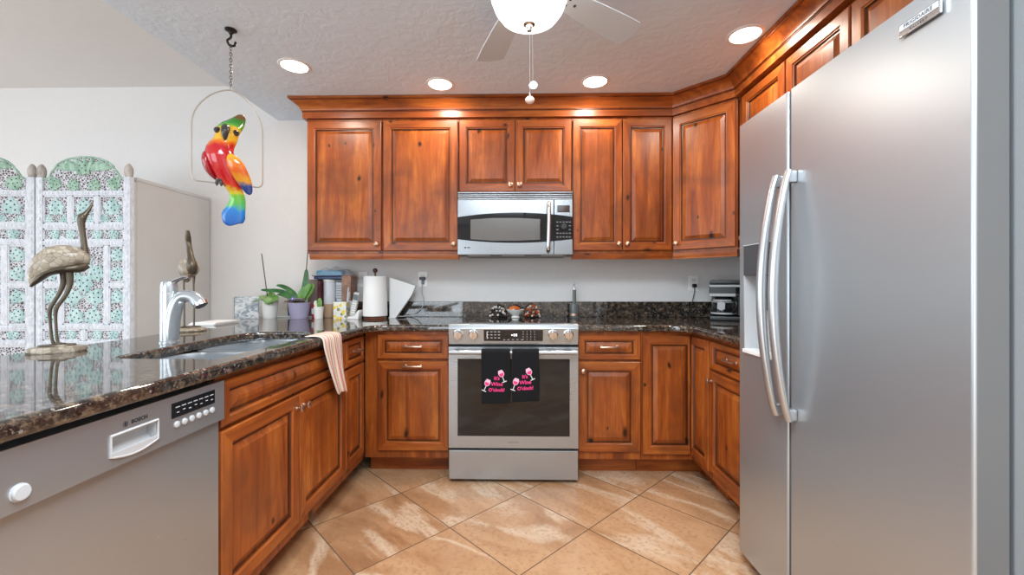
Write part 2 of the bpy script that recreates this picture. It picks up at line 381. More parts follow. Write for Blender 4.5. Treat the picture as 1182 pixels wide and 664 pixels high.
# ------------------------------------------------------------------ cabinets
def door_panel(mb, x0, x1, z0, z1, y=0, wl=.054, wr=.054, wt=.054, wb=.054, th=.021):
    """raised panel front: mitred frame, glazed groove, raised field; front towards -y"""
    # (fraction of frame width, extra inset, depth)
    R = [(0, 0, y), (0, 0, y-th+.004), (0, .004, y-th), (1, -.007, y-th), (1, -.003, y-th+.005), (1, .001, y-th+.006), (1, .004, y-th+.013), (1, .011, y-th+.013), (1, .03, y-th+.005), (1, .033, y-th+.003)]
    rings = []
    for fr, ex, yy in R:
        rings.append([(x0+fr*wl+ex, yy, z0+fr*wb+ex), (x1-fr*wr-ex, yy, z0+fr*wb+ex), (x1-fr*wr-ex, yy, z1-fr*wt-ex), (x0+fr*wl+ex, yy, z1-fr*wt-ex)])
    vs = [p for r in rings for p in r]; fs = []; ms = []
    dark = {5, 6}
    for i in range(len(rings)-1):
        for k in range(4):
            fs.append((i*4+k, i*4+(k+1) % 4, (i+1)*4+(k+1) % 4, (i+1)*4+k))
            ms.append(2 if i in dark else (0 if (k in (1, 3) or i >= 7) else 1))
    n = (len(rings)-1)*4; fs.append((n, n+1, n+2, n+3)); ms.append(0); fs.append((3, 2, 1, 0)); ms.append(0)
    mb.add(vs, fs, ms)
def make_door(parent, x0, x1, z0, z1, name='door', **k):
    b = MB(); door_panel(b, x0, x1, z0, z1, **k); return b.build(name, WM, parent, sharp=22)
def make_knob(parent, x, z, y=-.021, mat=None):
    b = MB(); M = Matrix.Translation((x, y, z)) @ Matrix.Rotation(PI/2, 4, 'X')
    b.lathe([(.009, 0), (.009, .003), (.0055, .006), (.0055, .013), (.012, .017), (.0155, .022), (.0155, .026), (.011, .030), (.003, .0315), (0, .0315)], M=M, seg=20)
    return b.build('knob', mat or COPPER, parent)
def make_pull(parent, x, z, y=-.021, w=.105):
    b = MB(); h = w/2
    for s in (-1, 1):
        b.lathe([(.010, 0), (.010, .003), (.006, .006), (.005, .024)], M=Matrix.Translation((x+s*h*.86, y, z)) @ Matrix.Rotation(PI/2, 4, 'X'), seg=14)
    P = [(x-h*1.05, y-.022, z-.001), (x-h*.6, y-.028, z), (x, y-.031, z+.001), (x+h*.6, y-.028, z), (x+h*1.05, y-.022, z-.001)]
    b.tube(spline(P, 5), [(.0062, .005)]*21, seg=10)
    return b.build('pull', COPPER, parent)
def base_carcass(t, w, d=.60, toe=.10, top=.879, x0=0, front_holes=True):
    b = MB()
    b.box(x0, w, 0, .019, .112, top, 0)                                    # face frame
    b.prism([(.019, .112), (toe+.016, .112), (toe+.016, 0), (d, 0), (d, top), (.019, top)], x0, x0+.016, 3, 'yz'); b.prism([(.019, .112), (toe+.016, .112), (toe+.016, 0), (d, 0), (d, top), (.019, top)], w-.016, w, 3, 'yz')
    b.box(x0+.016, w-.016, .019, d, .112, .13, 1); b.box(x0+.016, w-.016, d-.012, d, .13, top, 0)
    b.build('carcass', WM, t)
    b = MB(); b.box(x0, w, toe, toe+.016, 0, .112, 0); b.build('toe_kick', [WX], t)
def base_cab(label, loc, rz, w, d=.60, x0=0):
    t = thing('base_cabinet', label, 'cabinet', loc, rz); base_carcass(t, w, d, x0=x0); return t
Z0, ZD1, ZR0, ZR1 = .162, .700, .714, .858

# left run (faces +x): sink base, narrow drawer base
XF = -.945
t = base_cab('sink base cabinet with two knotty doors and a long false drawer front beside the dishwasher', (XF, 1.285, 0), PI/2, .931)
make_door(t, .004, .927, ZR0, ZR1, name='false_drawer_front', wl=.04, wr=.04, wt=.032, wb=.032)
for x0, x1, kx in ((.004, .462, .438), (.468, .927, .494)):
    d = make_door(t, x0, x1, Z0, ZD1); make_knob(d, kx, .648)
t = base_cab('narrow base cabinet with drawer over door, just right of the striped towel', (XF, 2.218, 0), PI/2, .30)
d = make_door(t, .004, .262, ZR0, ZR1, name='drawer_front', wl=.036, wr=.036, wt=.032, wb=.032); make_pull(d, .133, .79, w=.09)
make_door(t, .004, .262, Z0, ZD1, wl=.05, wr=.05)
# back run, left of the range: filler + drawer + pull-out front
t = base_cab('base cabinet left of the range, with bar pulls on both drawer and door', (-.942, 2.541, 0), 0, .519, .62)
d = make_door(t, .082, .513, ZR0, ZR1, name='drawer_front', wl=.042, wr=.042, wt=.032, wb=.032); make_pull(d, .298, .79)
d = make_door(t, .082, .513, Z0, ZD1); make_pull(d, .298, .672)
# right of range
t = base_cab('base cabinet right of the range, with a door knob and a drawer pull', (.340, 2.541, 0), 0, .381, .62)
d = make_door(t, .004, .377, ZR0, ZR1, name='drawer_front', wl=.04, wr=.04, wt=.032, wb=.032); make_pull(d, .19, .79)
d = make_door(t, .004, .377, Z0, ZD1); make_knob(d, .034, .648)
# corner cabinet with folding two-leaf door
t = thing('corner_base_cabinet', 'corner base cabinet whose tall folding door wraps the inner right corner', 'cabinet', (.723, 2.541, 0), 0)
b = MB()
b.box(0, .311, 0, .019, .112, .879, 0); b.box(.311, .33, -.25, 0, .112, .879, 0)
b.box(0, .016, .116, .62, 0, .879, 3); b.box(.411, .92, -.25, -.234, 0, .879, 3); b.box(.33, .411, -.25, -.234, .112, .879, 3); b.box(.016, .92, .604, .62, 0, .879, 3); b.box(.016, .9, .03, .6, .112, .13, 1)
b.build('carcass', WM, t)
b = MB(); b.box(0, .40, .10, .116, 0, .112, 0); b.box(.395, .411, -.25, .10, 0, .112, 0); b.build('toe_kick', [WX], t)
make_door(t, .006, .288, .15, .858, wr=.014, name='door')
b = MB(); b.M = Matrix.Translation((.311, 0, 0)) @ Matrix.Rotation(-PI/2, 4, 'Z'); door_panel(b, .022, .245, .15, .858, y=0, wl=.014, wr=.05)
b.build('door', WM, t, sharp=22)
# right run (faces -x)
t = base_cab('base cabinet with drawer over door in the right run, next to the refrigerator', (1.034, 2.288, 0), -PI/2, .50, .60)
d = make_door(t, .010, .495, ZR0, ZR1, name='drawer_front', wl=.04, wr=.04, wt=.032, wb=.032); make_pull(d, .25, .79)
d = make_door(t, .010, .495, Z0, ZD1); make_knob(d, .034, .648)

# wall cabinets
ZB, ZT, YU = 1.372, 2.285, 2.841
def wall_cab(label, loc, rz, w, h, d=.325, rail=True, x0=0, rx0=0, rx1=None):
    t = thing('wall_cabinet', label, 'cabinet', loc, rz); b = MB()
    b.box(x0, w, 0, .019, 0, h, 0); b.box(x0, x0+.016, .019, d, 0, h, 3); b.box(w-.016, w, .019, d, 0, h, 3)
    b.box(x0+.016, w-.016, .019, d, 0, .016, 1); b.box(x0+.016, w-.016, .019, d, h-.016, h, 1); b.box(x0+.016, w-.016, d-.01, d, .016, h-.016, 0)
    b.build('carcass', WM, t)
    if rail:
        b = MB(); rx1 = w if rx1 is None else rx1
        b.prism([(-.008, -.0005), (-.008, -.022), (-.003, -.030), (-.003, -.040), (.016, -.040), (.016, -.0005)], rx0, rx1, 0, 'yz')
        b.build('light_rail', [WX], t)
    return t
H = ZT-ZB
def wdoor(t, x0, x1, z0, z1, kx=None, **k):
    d = make_door(t, x0, x1, z0, z1, **k)
    if kx is not None: make_knob(d, kx, z0+.042, mat=COPPER)
t = wall_cab('single-door wall cabinet at the left end, beside the white wall', (-1.450, YU, ZB), 0, .519, H, rx0=.02)
wdoor(t, .010, .513, .018, H-.02, .487)
t = wall_cab('single-door wall cabinet between the left end cabinet and the microwave', (-.929, YU, ZB), 0, .515, H)
wdoor(t, .005, .510, .018, H-.02, .485)
t = wall_cab('short two-door wall cabinet over the microwave', (-.412, YU, 1.781), 0, .757, ZT-1.781, rail=False)
wdoor(t, .004, .375, .004, ZT-1.781-.02, .348, wl=.05, wr=.05); wdoor(t, .381, .753, .004, ZT-1.781-.02, .408, wl=.05, wr=.05)
t = wall_cab('tall two-door wall cabinet right of the microwave', (.347, YU, ZB), 0, .671, H)
wdoor(t, .006, .333, .018, H-.02, .308, wl=.05, wr=.05); wdoor(t, .338, .662, .018, H-.02, .364, wl=.05, wr=.05)
# diagonal corner
t = thing('corner_wall_cabinet', 'diagonal corner wall cabinet with one door, left of the refrigerator top', 'cabinet', (1.021, YU, ZB), -PI/4)
w = .402; b = MB(); b.box(0, w, 0, .019, 0, H, 0)
b2 = MB(); ca = math.cos(PI/4)
def loc2(x, y): x -= 1.021; y -= YU; return (ca*x-ca*y, ca*x+ca*y)
foot = [loc2(1.0225, YU+.02), loc2(1.0225, 3.165), loc2(1.645, 3.165), loc2(1.645, YU-.284), loc2(1.321, YU-.284)]
b.prism(foot, 0, .016, 1, 'xy'); b.prism(foot, H-.016, H, 1, 'xy')
for i in range(4):
    (ax, ay), (bx, by) = foot[i], foot[i+1]
    dx, dy = bx-ax, by-ay; ln = math.hypot(dx, dy); nx, ny = dy/ln*.012, -dx/ln*.012
    b.prism([(ax, ay), (bx, by), (bx+nx, by+ny), (ax+nx, ay+ny)], .016, H-.016, 0, 'xy')
b.build('carcass', WM, t)
b = MB(); b.prism([(-.008, -.0005), (-.008, -.022), (-.003, -.030), (-.003, -.040), (.016, -.040), (.016, -.0005)], .004, w, 0, 'yz'); b.build('light_rail', [WX], t)
wdoor(t, .008, w-.006, .018, H-.02, .036)
# right wall
XU = 1.323
t = wall_cab('wall cabinet with one door between the corner cabinet and the over-refrigerator cabinets', (XU, 2.555, ZB), -PI/2, .455, H, .322)
wdoor(t, .052, .445, .018, H-.02, .08)
t = wall_cab('short one-door cabinet above the far side of the refrigerator', (XU, 2.098, 1.852), -PI/2, .407, ZT-1.852, .322, rail=False)
wdoor(t, .004, .402, .004, ZT-1.852-.02)
t = wall_cab('short two-door cabinet above the near side of the refrigerator', (XU, 1.689, 1.852), -PI/2, .83, ZT-1.852, .322, rail=False)
wdoor(t, .004, .412, .004, ZT-1.852-.02); wdoor(t, .418, .826, .004, ZT-1.852-.02)

# crown moulding swept along the cabinet tops
path = [(-1.450, 3.168), (-1.450, YU), (1.021, YU), (XU-.018, YU-.284), (XU-.018, .86)]
prof = [(-.02, 2.286), (.0215, 2.286), (.0215, 2.326), (.024, 2.330), (.024, 2.334), (.030, 2.336), (.031, 2.342), (.036, 2.354), (.047, 2.370), (.064, 2.383), (.078, 2.388), (.078, 2.393), (.088, 2.396), (.088, 2.409), (-.02, 2.409)]
def sweep(mb, path, prof, mats):
    n = len(path); rows = []
    for o, z in prof:
        row = []
        for i, (x, y) in enumerate(path):
            def nr(a, c): dx, dy = c[0]-a[0], c[1]-a[1]; l = math.hypot(dx, dy); return (dy/l, -dx/l)
            if i == 0: nn = nr(path[0], path[1]); k = 1
            elif i == n-1: nn = nr(path[-2], path[-1]); k = 1
            else:
                a = nr(path[i-1], path[i]); c = nr(path[i], path[i+1]); s = (a[0]+c[0], a[1]+c[1]); l = math.hypot(*s); nn = (s[0]/l, s[1]/l); k = 1/(nn[0]*a[0]+nn[1]*a[1])
            row.append((x+nn[0]*o*k, y+nn[1]*o*k, z))
        rows.append(row)
    vs = [p for r in rows for p in r]; fs = []; ms = []; q = len(prof)
    for j in range(q):
        for i in range(n-1):
            fs.append((j*n+i, j*n+i+1, ((j+1) % q)*n+i+1, ((j+1) % q)*n+i)); ms.append(mats(j))
    fs.append(tuple(j*n for j in range(q))); fs.append(tuple(j*n+n-1 for j in range(q))[::-1]); ms += [0, 0]
    mb.add(vs, fs, ms)
b = MB(); sweep(b, path, prof, lambda j: 1 if j in (2, 3, 10) else 0)
o = b.build('crown_molding', [WX, WG], sharp=25); tag(o, 'knotty wood crown molding running along the tops of all the wall cabinets', 'molding')

# ------------------------------------------------------------------ counters
ZCT, TH = .92, .04
def slab(mb, outer, hole, ztop, th, r=.013):
    b2 = bmesh.new(); es = []
    for loop in [outer]+([hole] if hole else []):
        vs = [b2.verts.new((x, y, ztop)) for x, y in loop]
        for i in range(len(vs)): es.append(b2.edges.new((vs[i], vs[(i+1) % len(vs)])))
    bmesh.ops.triangle_fill(b2, use_beauty=True, use_dissolve=False, edges=es)
    fs = b2.faces[:]
    for f in fs:
        if f.normal.z < 0: f.normal_flip()
    ex = bmesh.ops.extrude_face_region(b2, geom=fs)
    for v in [g for g in ex['geom'] if isinstance(g, bmesh.types.BMVert)]: v.co.z = ztop-th
    bmesh.ops.recalc_face_normals(b2, faces=b2.faces[:])
    ed = [e for e in b2.edges if len(e.link_faces) == 2 and abs(e.verts[0].co.z-e.verts[1].co.z) < 1e-6 and e.calc_face_angle(0) > 1.2]
    bmesh.ops.bevel(b2, geom=ed, offset=r, segments=4, affect='EDGES', profile=.5)
    mb.merge(b2, 0)
hole = []
ctr = [(-1.30, 1.345), (-1.02, 1.345), (-.985, 1.38), (-.985, 1.92), (-1.01, 2.0), (-1.07, 2.09), (-1.16, 2.125), (-1.25, 2.125), (-1.33, 2.085), (-1.365, 2.0), (-1.372, 1.85), (-1.36, 1.70), (-1.35, 1.55), (-1.335, 1.39)]
hole = [(p.x, p.y) for p in spline([(x, y, 0) for x, y in ctr+[ctr[0]]], 3)][:-1]
outer = [(-.893, .2), (-.893, 2.36)] + [(p[0], p[1]) for p in bez((-.893, 2.36, 0), (-.893, 2.44, 0), (-.85, 2.507, 0), (-.77, 2.507, 0), 5)[1:]]
outer += [(-.422, 2.507), (-.422, 3.168), (-2.0, 3.168), (-2.0, 2.78)] + [(p[0], p[1]) for p in bez((-2.0, 2.78, 0), (-1.98, 2.45, 0), (-1.76, 2.2, 0), (-1.745, 1.85, 0), 8)[1:]] + [(-1.745, .2)]
t = thing('countertop', 'dark granite counter of the left run and peninsula, with the sink cut into it', 'counter', (0, 0, 0))
b = MB(); slab(b, outer, hole, ZCT, TH); b.build('slab', GRAN, t, sharp=30)
b = MB(); b.box(-1.42, -.422, 3.148, 3.168, ZCT+.0005, 1.036, 0, .003); tag(b.build('backsplash', GRAN), 'dark granite backsplash strip behind the paper towels, left of the range', 'backsplash')
t = thing('countertop', 'dark granite counter right of the range, turning toward the refrigerator', 'counter', (0, 0, 0))
outer = [(.341, 2.507), (.86, 2.507)] + [(p[0], p[1]) for p in bez((.86, 2.507, 0), (.94, 2.507, 0), (.985, 2.46, 0), (.985, 2.38, 0), 5)[1:]] + [(.985, 1.79), (1.648, 1.79), (1.648, 3.168), (.341, 3.168)]
b = MB(); slab(b, outer, None, ZCT, TH); b.build('slab', GRAN, t, sharp=30)
b = MB(); b.box(.341, 1.626, 3.148, 3.168, ZCT+.0005, 1.036, 0, .003); b.box(1.628, 1.648, 1.79, 3.168, ZCT+.0005, 1.036, 0, .003); tag(b.build('backsplash', GRAN), 'dark granite backsplash strip behind the coffee maker, right of the range', 'backsplash')
b = MB(); b.box(-.420, .339, 3.148, 3.168, ZCT+.0005, 1.036, 0, .003); tag(b.build('backsplash', GRAN), 'strip of dark granite backsplash behind the range, between the two counters', 'backsplash')

# sink: two undermount bowls
t = thing('sink', 'undermount stainless steel double bowl sink in the peninsula counter', 'sink', (-1.18, 1.73, ZCT-TH-.001))
def bowl(mb, pts, depth, cx, cy):
    rings = []
    for sc, z in ((1.06, 0), (1.0, 0), (.985, -.02), (.965, -depth*.75), (.93, -depth*.93), (.84, -depth), (.12, -depth-.006)):
        rings.append([((x-cx)*sc+cx, (y-cy)*sc+cy, z) for x, y in pts])
    n = len(pts); vs = [p for r in rings for p in r]; fs = []
    for i in range(len(rings)-1):
        for k in range(n): fs.append((i*n+k, i*n+(k+1) % n, (i+1)*n+(k+1) % n, (i+1)*n+k))
    fs.append(tuple((len(rings)-1)*n+k for k in range(n))); mb.add(vs, fs, 0)
def rrect(x0, x1, y0, y1, r, n=5):
    o = []
    for cx, cy, a0 in ((x1-r, y1-r, 0), (x0+r, y1-r, PI/2), (x0+r, y0+r, PI), (x1-r, y0+r, 1.5*PI)):
        for k in range(n+1): a = a0+PI/2*k/n; o.append((cx+r*math.cos(a), cy+r*math.sin(a)))
    return o
for y0, y1, x0, dp, nm in ((-.395, -.015, -.185, .2, 'basin'), (.015, .41, -.2, .19, 'basin')):
    b = MB(); bowl(b, rrect(x0, .2, y0, y1, .08), dp, (x0+.2)/2, (y0+y1)/2); q = b.build(nm, SINKM, t, recalc=False)
    b = MB(); b.lathe([(0, .002), (.03, .002), (.042, .006), (.045, .003)], c=((x0+.2)/2, (y0+y1)/2, -dp-.004)); b.build('drain', CHROME, q)
b = MB(); b.box(-.19, .19, -.014, .014, -.05, -.001, 0, .008); b.build('divider', SINKM, t)

# faucet
t = thing('faucet', 'brushed steel single-lever kitchen faucet behind the sink', 'faucet', (-1.452, 1.715, ZCT))
b = MB(); b.lathe([(.034, 0), (.034, .005), (.031, .008), (.0305, .10), (.0305, .2), (.0295, .206)], seg=28); b.build('body', ST_Z, t)
b = MB(); sp = bez((.006, 0, .015), (.012, 0, .10), (.02, 0, .205), (.085, 0, .192), 12)+bez((.085, 0, .192), (.11, 0, .188), (.118, 0, .175), (.13, 0, .162), 5)[1:]
nS = len(sp); b.tube(sp, [.0285+.0*i if i < 6 else .0285-.004*math.sin(PI*(i-6)/(nS-6)) for i in range(nS)], seg=18); b.build('spout', ST_Z, t)
b = MB(); b.tube([(.128, 0, .166), (.136, 0, .153)], [.027, .0255], seg=18, m=0); b.tube([(.136, 0, .153), (.1375, 0, .151)], [.021, .021], seg=18, m=1); b.build('spray_head', [CHROME, DGREY], t)
b = MB(); b.lathe([(.0295, .207), (.030, .214), (.030, .235), (.026, .25), (.014, .258), (0, .26)], seg=28); b.build('lever_base', ST_Z, t)
b = MB(); b.tube(bez((.008, 0, .238), (.03, 0, .262), (.05, 0, .268), (.085, 0, .272), 8), [(.016, .011), (.015, .01), (.014, .009), (.0135, .008), (.0135, .008), (.014, .008), (.015, .009), (.014, .009), (.008, .006)], seg=12, up=(0, 0, 1)); b.build('lever', CHROME, t)

# ------------------------------------------------------------------ dishwasher
t = thing('dishwasher', 'stainless steel dishwasher with a pocket handle and row of buttons in the peninsula', 'dishwasher', (-.945, .683, 0), PI/2)
W_ = .597
b = MB(); b.box(.004, W_-.004, .02, .56, .10, .874, 0, .003); b.box(.01, W_-.01, .09, .55, .005, .099, 0); b.build('tub_body', DGREY, t)
b = MB(); b.box(0, W_, -.018, .019, .11, .742, 0, .004); b.build('door', STEEL_D, t)
# control panel with pocket handle opening: built as a slab around a recess
hx0, hx1, hz0, hz1 = .238, .356, .768, .816
b = MB()
def panelgrid(b, y):
    xs = [0, hx0, hx1, W_]; zs = [.746, hz0, hz1, .864]
    for i in range(3):
        for j in range(3):
            if i == 1 and j == 1: continue
            b.add([(xs[i], y, zs[j]), (xs[i+1], y, zs[j]), (xs[i+1], y, zs[j+1]), (xs[i], y, zs[j+1])], [(0, 1, 2, 3)], 0)
panelgrid(b, -.034)
b.add([(0, -.034, .746), (W_, -.034, .746), (W_, -.034, .864), (0, -.034, .864), (0, .019, .746), (W_, .019, .746), (W_, .019, .864), (0, .019, .864)], [(0, 4, 5, 1), (1, 5, 6, 2), (2, 6, 7, 3), (3, 7, 4, 0), (4, 7, 6, 5)], 0)
bmesh.ops.remove_doubles(b.bm, verts=b.bm.verts[:], dist=1e-5)
P = b.build('control_panel', [STEEL_D], t)
b = MB()
# recess: curved scoop + bright rim with a bowed lower edge
ny = 8; vs = []; fs = []
for i in range(ny+1):
    a = PI/2*i/ny
    for x in (hx0, hx1): vs.append((x, -.033+.028*math.sin(a), hz0+(hz1-hz0)*(1-math.cos(a))))
for i in range(ny): fs.append((2*i, 2*i+1, 2*i+3, 2*i+2))
b.add(vs, fs, 0)
b.add([vs[2*i] for i in range(ny+1)]+[(hx0, -.033, hz1)], [tuple(range(ny+2))], 0); b.add([vs[2*i+1] for i in range(ny+1)]+[(hx1, -.033, hz1)], [tuple(range(ny+2))], 0)
b.box(hx0, hx1, -.033, -.004, hz1-.002, hz1, 0, 0)
rim = [(hx0-.002, hz1+.003)]+[(hx0-.002+(hx1-hx0+.004)*k/10, hz0+.004-.011*math.sin(PI*k/10)) for k in range(11)]+[(hx1+.002, hz1+.003)]
b.tube([(x, -.0355, z) for x, z in rim], .003, 1, 8, closed=True)
b.prism([(hx0+(hx1-hx0)*k/10, hz0+.004-.011*math.sin(PI*k/10)) for k in range(11)]+[(hx1, hz0+.012), (hx0, hz0+.012)], -.037, -.033, 1)
b.build('pocket_handle', [LGREY, PLATEG], P, recalc=False)
b = MB(); b.box(.400, .556, -.0355, -.033, .806, .846, 0, .001)
for k in range(7): b.box(.412+k*.0205, .426+k*.0205, -.0360, -.0354, .832, .834, 1, 0); b.box(.416+k*.0205, .424+k*.0205, -.0360, -.0354, .818+.003*(k % 2), .820+.003*(k % 2), 1, 0)
b.build('display', [BLACKGLASS, PRINTL], P)
for k in range(6):
    b = MB(); M = Matrix.Translation((.418+k*.0255, -.0335, .787)) @ Matrix.Rotation(PI/2, 4, 'X'); b.lathe([(.0085, 0), (.0085, .003), (.007, .0042), (0, .0048)], M=M, seg=18); b.build('button', LGREY, P)
b = MB(); M = Matrix.Translation((.066, -.0335, .779)) @ Matrix.Rotation(PI/2, 4, 'X'); b.lathe([(.0165, 0), (.0165, .002), (.0145, .002), (.0145, .006), (.013, .008), (0, .0085)], M=M, seg=26); b.build('power_button', LGREY, P)
b = MB(); b.text('BOSCH', .0125, front(.308, -.0345, .836), 0, .0004, .0005, spacing=1.08)
Mr = Matrix.Translation((.272, -.0345, .836)) @ Matrix.Rotation(PI/2, 4, 'X')
b.lathe([(.0052, 0), (.0062, 0), (.0062, .0005), (.0052, .0005)], M=Mr, seg=20, cap=False); b.box(.2705, .2735, -.035, -.0345, .8322, .8398, 0, 0); b.box(.2695, .2745, -.035, -.0345, .8354, .8366, 0, 0)
b.build('printed_logo', PRINT, P)

# ------------------------------------------------------------------ range
t = thing('range', 'stainless steel slide-in electric range with black oven window', 'range', (-.418, 2.49, 0))
RW = .755
b = MB(); b.box(.004, RW-.004, .02, .62, .03, .905, 0, .003); b.build('body', DGREY, t)
for x in (.05, RW-.05):
    for y in (.07, .57):
        b = MB(); b.lathe([(.018, 0), (.018, .012), (.01, .014), (.01, .032)], c=(x, y, 0), seg=14); b.build('foot', BLACK, t)
b = MB(); b.box(0, RW, -.005, .64, .906, .927, 0, .004)
for cx, cy, r in ((.2, .19, .105), (.55, .17, .09), (.2, .46, .08), (.55, .45, .11)):
    b.lathe([(r, .9272), (r+.0015, .9275), (r+.003, .9272)], c=(cx, cy, 0), m=1, seg=40, cap=False)
b.build('cooktop', [BLACKGLASS, GREYP], t)
b = MB(); b.prism([(-.004, .936), (-.034, .93), (-.048, .905), (-.034, .812), (-.004, .806), (.019, .806), (.019, .905)], 0, RW, 0, 'yz', .003); P = b.build('control_panel', ST_X, t)
tl = math.atan2(.014, .093)
b = MB(); Mp = front(.378, -.0418, .869, -tl)
Md = Matrix.Translation((.378, -.0405, .866)) @ Matrix.Rotation(tl, 4, 'X')
b.box(-.172, .172, -.004, .004, -.0335, .0335, 0, .001, M=Md)
b.box(-.155, -.15, -.0046, -.004, -.02, .02, 1, 0, M=Md)
for i in range(4):
    for j in range(3): b.box(-.155+i*.022, -.143+i*.022, -.0047, -.0039, .02-j*.018, .0235-j*.018, 1, 0, M=Md)
for i in range(4):
    for j in range(4): b.box(.055+i*.022, .060+i*.022, -.0047, -.0039, .021-j*.015, .024-j*.015, 1, 0, M=Md)
for i in range(3): b.box(-.012+i*.013, -.004+i*.013, -.0047, -.0039, -.004+.003*(i == 0), .010-.004*(i == 0), 2, 0, M=Md)
for i in range(5): b.box(-.06+i*.026, -.048+i*.026, -.0047, -.0039, -.026, -.0235, 1, 0, M=Md)
b.build('display', [BLACKGLASS, PRINTL, emis('clock_digits', (.9, .97, 1), 1.0)], P)
for x in (.057, .147, .607, .697):
    b = MB(); M = Matrix.Translation((x, -.0415, .872)) @ Matrix.Rotation(PI/2+tl, 4, 'X')
    b.lathe([(.030, 0), (.030, .004), (.025, .006), (.0245, .026), (.022, .030), (0, .031)], M=M, seg=30, m=0)
    b.box(-.0045, .0045, -.024, .024, .0285, .036, 0, .002, M=M)
    b.build('knob', CHROME, P)
b = MB()
dz0, dz1 = .207, .797; wx0, wx1, wz0, wz1 = .052, .706, .276, .728
xs = [0, wx0, wx1, RW]; zs = [dz0, wz0, wz1, dz1]; yf = -.034
for i in range(3):
    for j in range(3):
        if i == 1 and j == 1: continue
        b.box(xs[i]+(0 if i == 0 else 0), xs[i+1], yf, .014, zs[j], zs[j+1], 0, 0)
bmesh.ops.remove_doubles(b.bm, verts=b.bm.verts[:], dist=1e-5)
for f in [f for f in b.bm.faces if all(len(e.link_faces) > 2 for e in f.edges)]: pass
D = b.build('oven_door', ST_X, t)
b = MB(); b.box(wx0, wx1, yf+.002, yf+.012, wz0, wz1, 0, .001); b.build('window', OVENGLASS, D)
b = MB()
for x in (.03, RW-.03): b.box(x-.014, x+.014, yf-.05, yf, .758, .788, 0, .004)
b.tube([(.012, yf-.05, .773), (RW-.012, yf-.05, .773)], [(.0135, .015)]*2, seg=18); b.build('handle', ST_X, D)
b = MB(); b.text('SAMSUNG', .013, front(RW/2, yf-.0006, .241), 0, .0003, .0002, spacing=1.15); b.build('printed_logo', GREYP, D)
b = MB(); b.box(0, RW, -.034, .014, .022, .193, 0, .006); b.build('storage_drawer', ST_X, t)

# ------------------------------------------------------------------ microwave
t = thing('microwave', 'stainless steel over-the-range microwave with a curved black glass band', 'microwave', (-.411, 2.775, 1.358))
MW, MH = .754, .418
b = MB(); b.box(.003, MW-.003, .012, .388, .018, MH, 0, .003); b.box(.03, MW-.03, .03, .36, 0, .0175, 1, .003)
for x in (.06, .29, .55): b.box(x, x+.15, .02, .10, -.003, .001, 2, .001)
b.build('body', [DGREY, BLACK, LGREY], t)
b = MB()
for k in range(4): b.box(0, MW, -.004-.003*(k == 3), .011, MH-.0545+k*.0135, MH-.0545+k*.0135+.0105, 0, .003)
b.box(.002, MW-.002, .004, .011, MH-.055, MH-.002, 1, 0); b.build('vent_grille', [ST_M, BLACK], t)
fz = lambda p: MH-(p-60)/515*MH; fx = lambda p: (p-105)/970*MW
sx = fx(918)
b = MB(); b.box(0, sx-.0012, -.016, .011, .0, MH-.057, 0, .004); D = b.build('door', ST_M, t)
def band(x0, x1, n=20):
    up = lambda x: fz(272-36*(1-((x/MW-.5)/.5)**2)); lo = lambda x: fz(450+30*(1-((x/MW-.5)/.5)**2))
    xs = [x0+(x1-x0)*k/n for k in range(n+1)]
    return [(x, up(x)) for x in xs]+[(x, lo(x)) for x in xs[::-1]]
b = MB(); b.prism(band(.001, sx-.002), -.0185, -.0155); b.build('glass_band', BLACKGLASS, D)
b = MB(); b.prism([(fx(215), fz(292)), (fx(400), fz(280)), (fx(610), fz(280)), (fx(800), fz(290)), (fx(800), fz(455)), (fx(610), fz(463)), (fx(400), fz(463)), (fx(215), fz(450))], -.0200, -.0184); b.build('window', plain('oven_mesh_window', rgb(92, 88, 84), .22, 0, Specular_IOR_Level=.8), D)
b = MB(); hp = [(fx(872), -.02, fz(160)), (fx(872), -.052, fz(185)), (fx(872), -.06, fz(350)), (fx(868), -.052, fz(525)), (fx(866), -.02, fz(548))]
b.tube(spline(hp, 5), [(.0125, .009)]*21, seg=12, up=(0, 1, 0)); b.build('handle', CHROME, D)
b = MB(); b.ball((fx(170), -.0165, fz(518)), (.006, .0015, .006), 0, 12); b.box(fx(185), fx(210), -.0168, -.0155, fz(522), fz(514), 0, 0); b.build('printed_logo', PRINT, D)
b = MB(); b.box(sx+.0012, MW, -.016, .011, 0, MH-.057, 0, .004); C = b.build('control_panel', ST_M, t)
b = MB(); b.prism(band(sx+.002, MW-.001, 6), -.0185, -.0155)
for i in range(5):
    for j in range(5):
        if 1 <= i <= 3 and 1 <= j <= 2: continue
        b.box(fx(938+i*26), fx(954+i*26), -.0192, -.0184, fz(318+j*30), fz(310+j*30), 1, 0)
b.build('keypad', [BLACKGLASS, GREYP], C)
b = MB(); b.lathe([(.023, 0), (.023, .006), (.019, .012), (0, .0125)], M=Matrix.Translation((fx(1000), -.0186, fz(352))) @ Matrix.Rotation(PI/2, 4, 'X'), seg=24); b.build('dial', BLACK, C)
b = MB(); b.box(fx(945), fx(1050), -.0178, -.0155, fz(235), fz(178), 0, .001); b.build('display', plain('brown_display', (.05, .025, .018), .1), C)

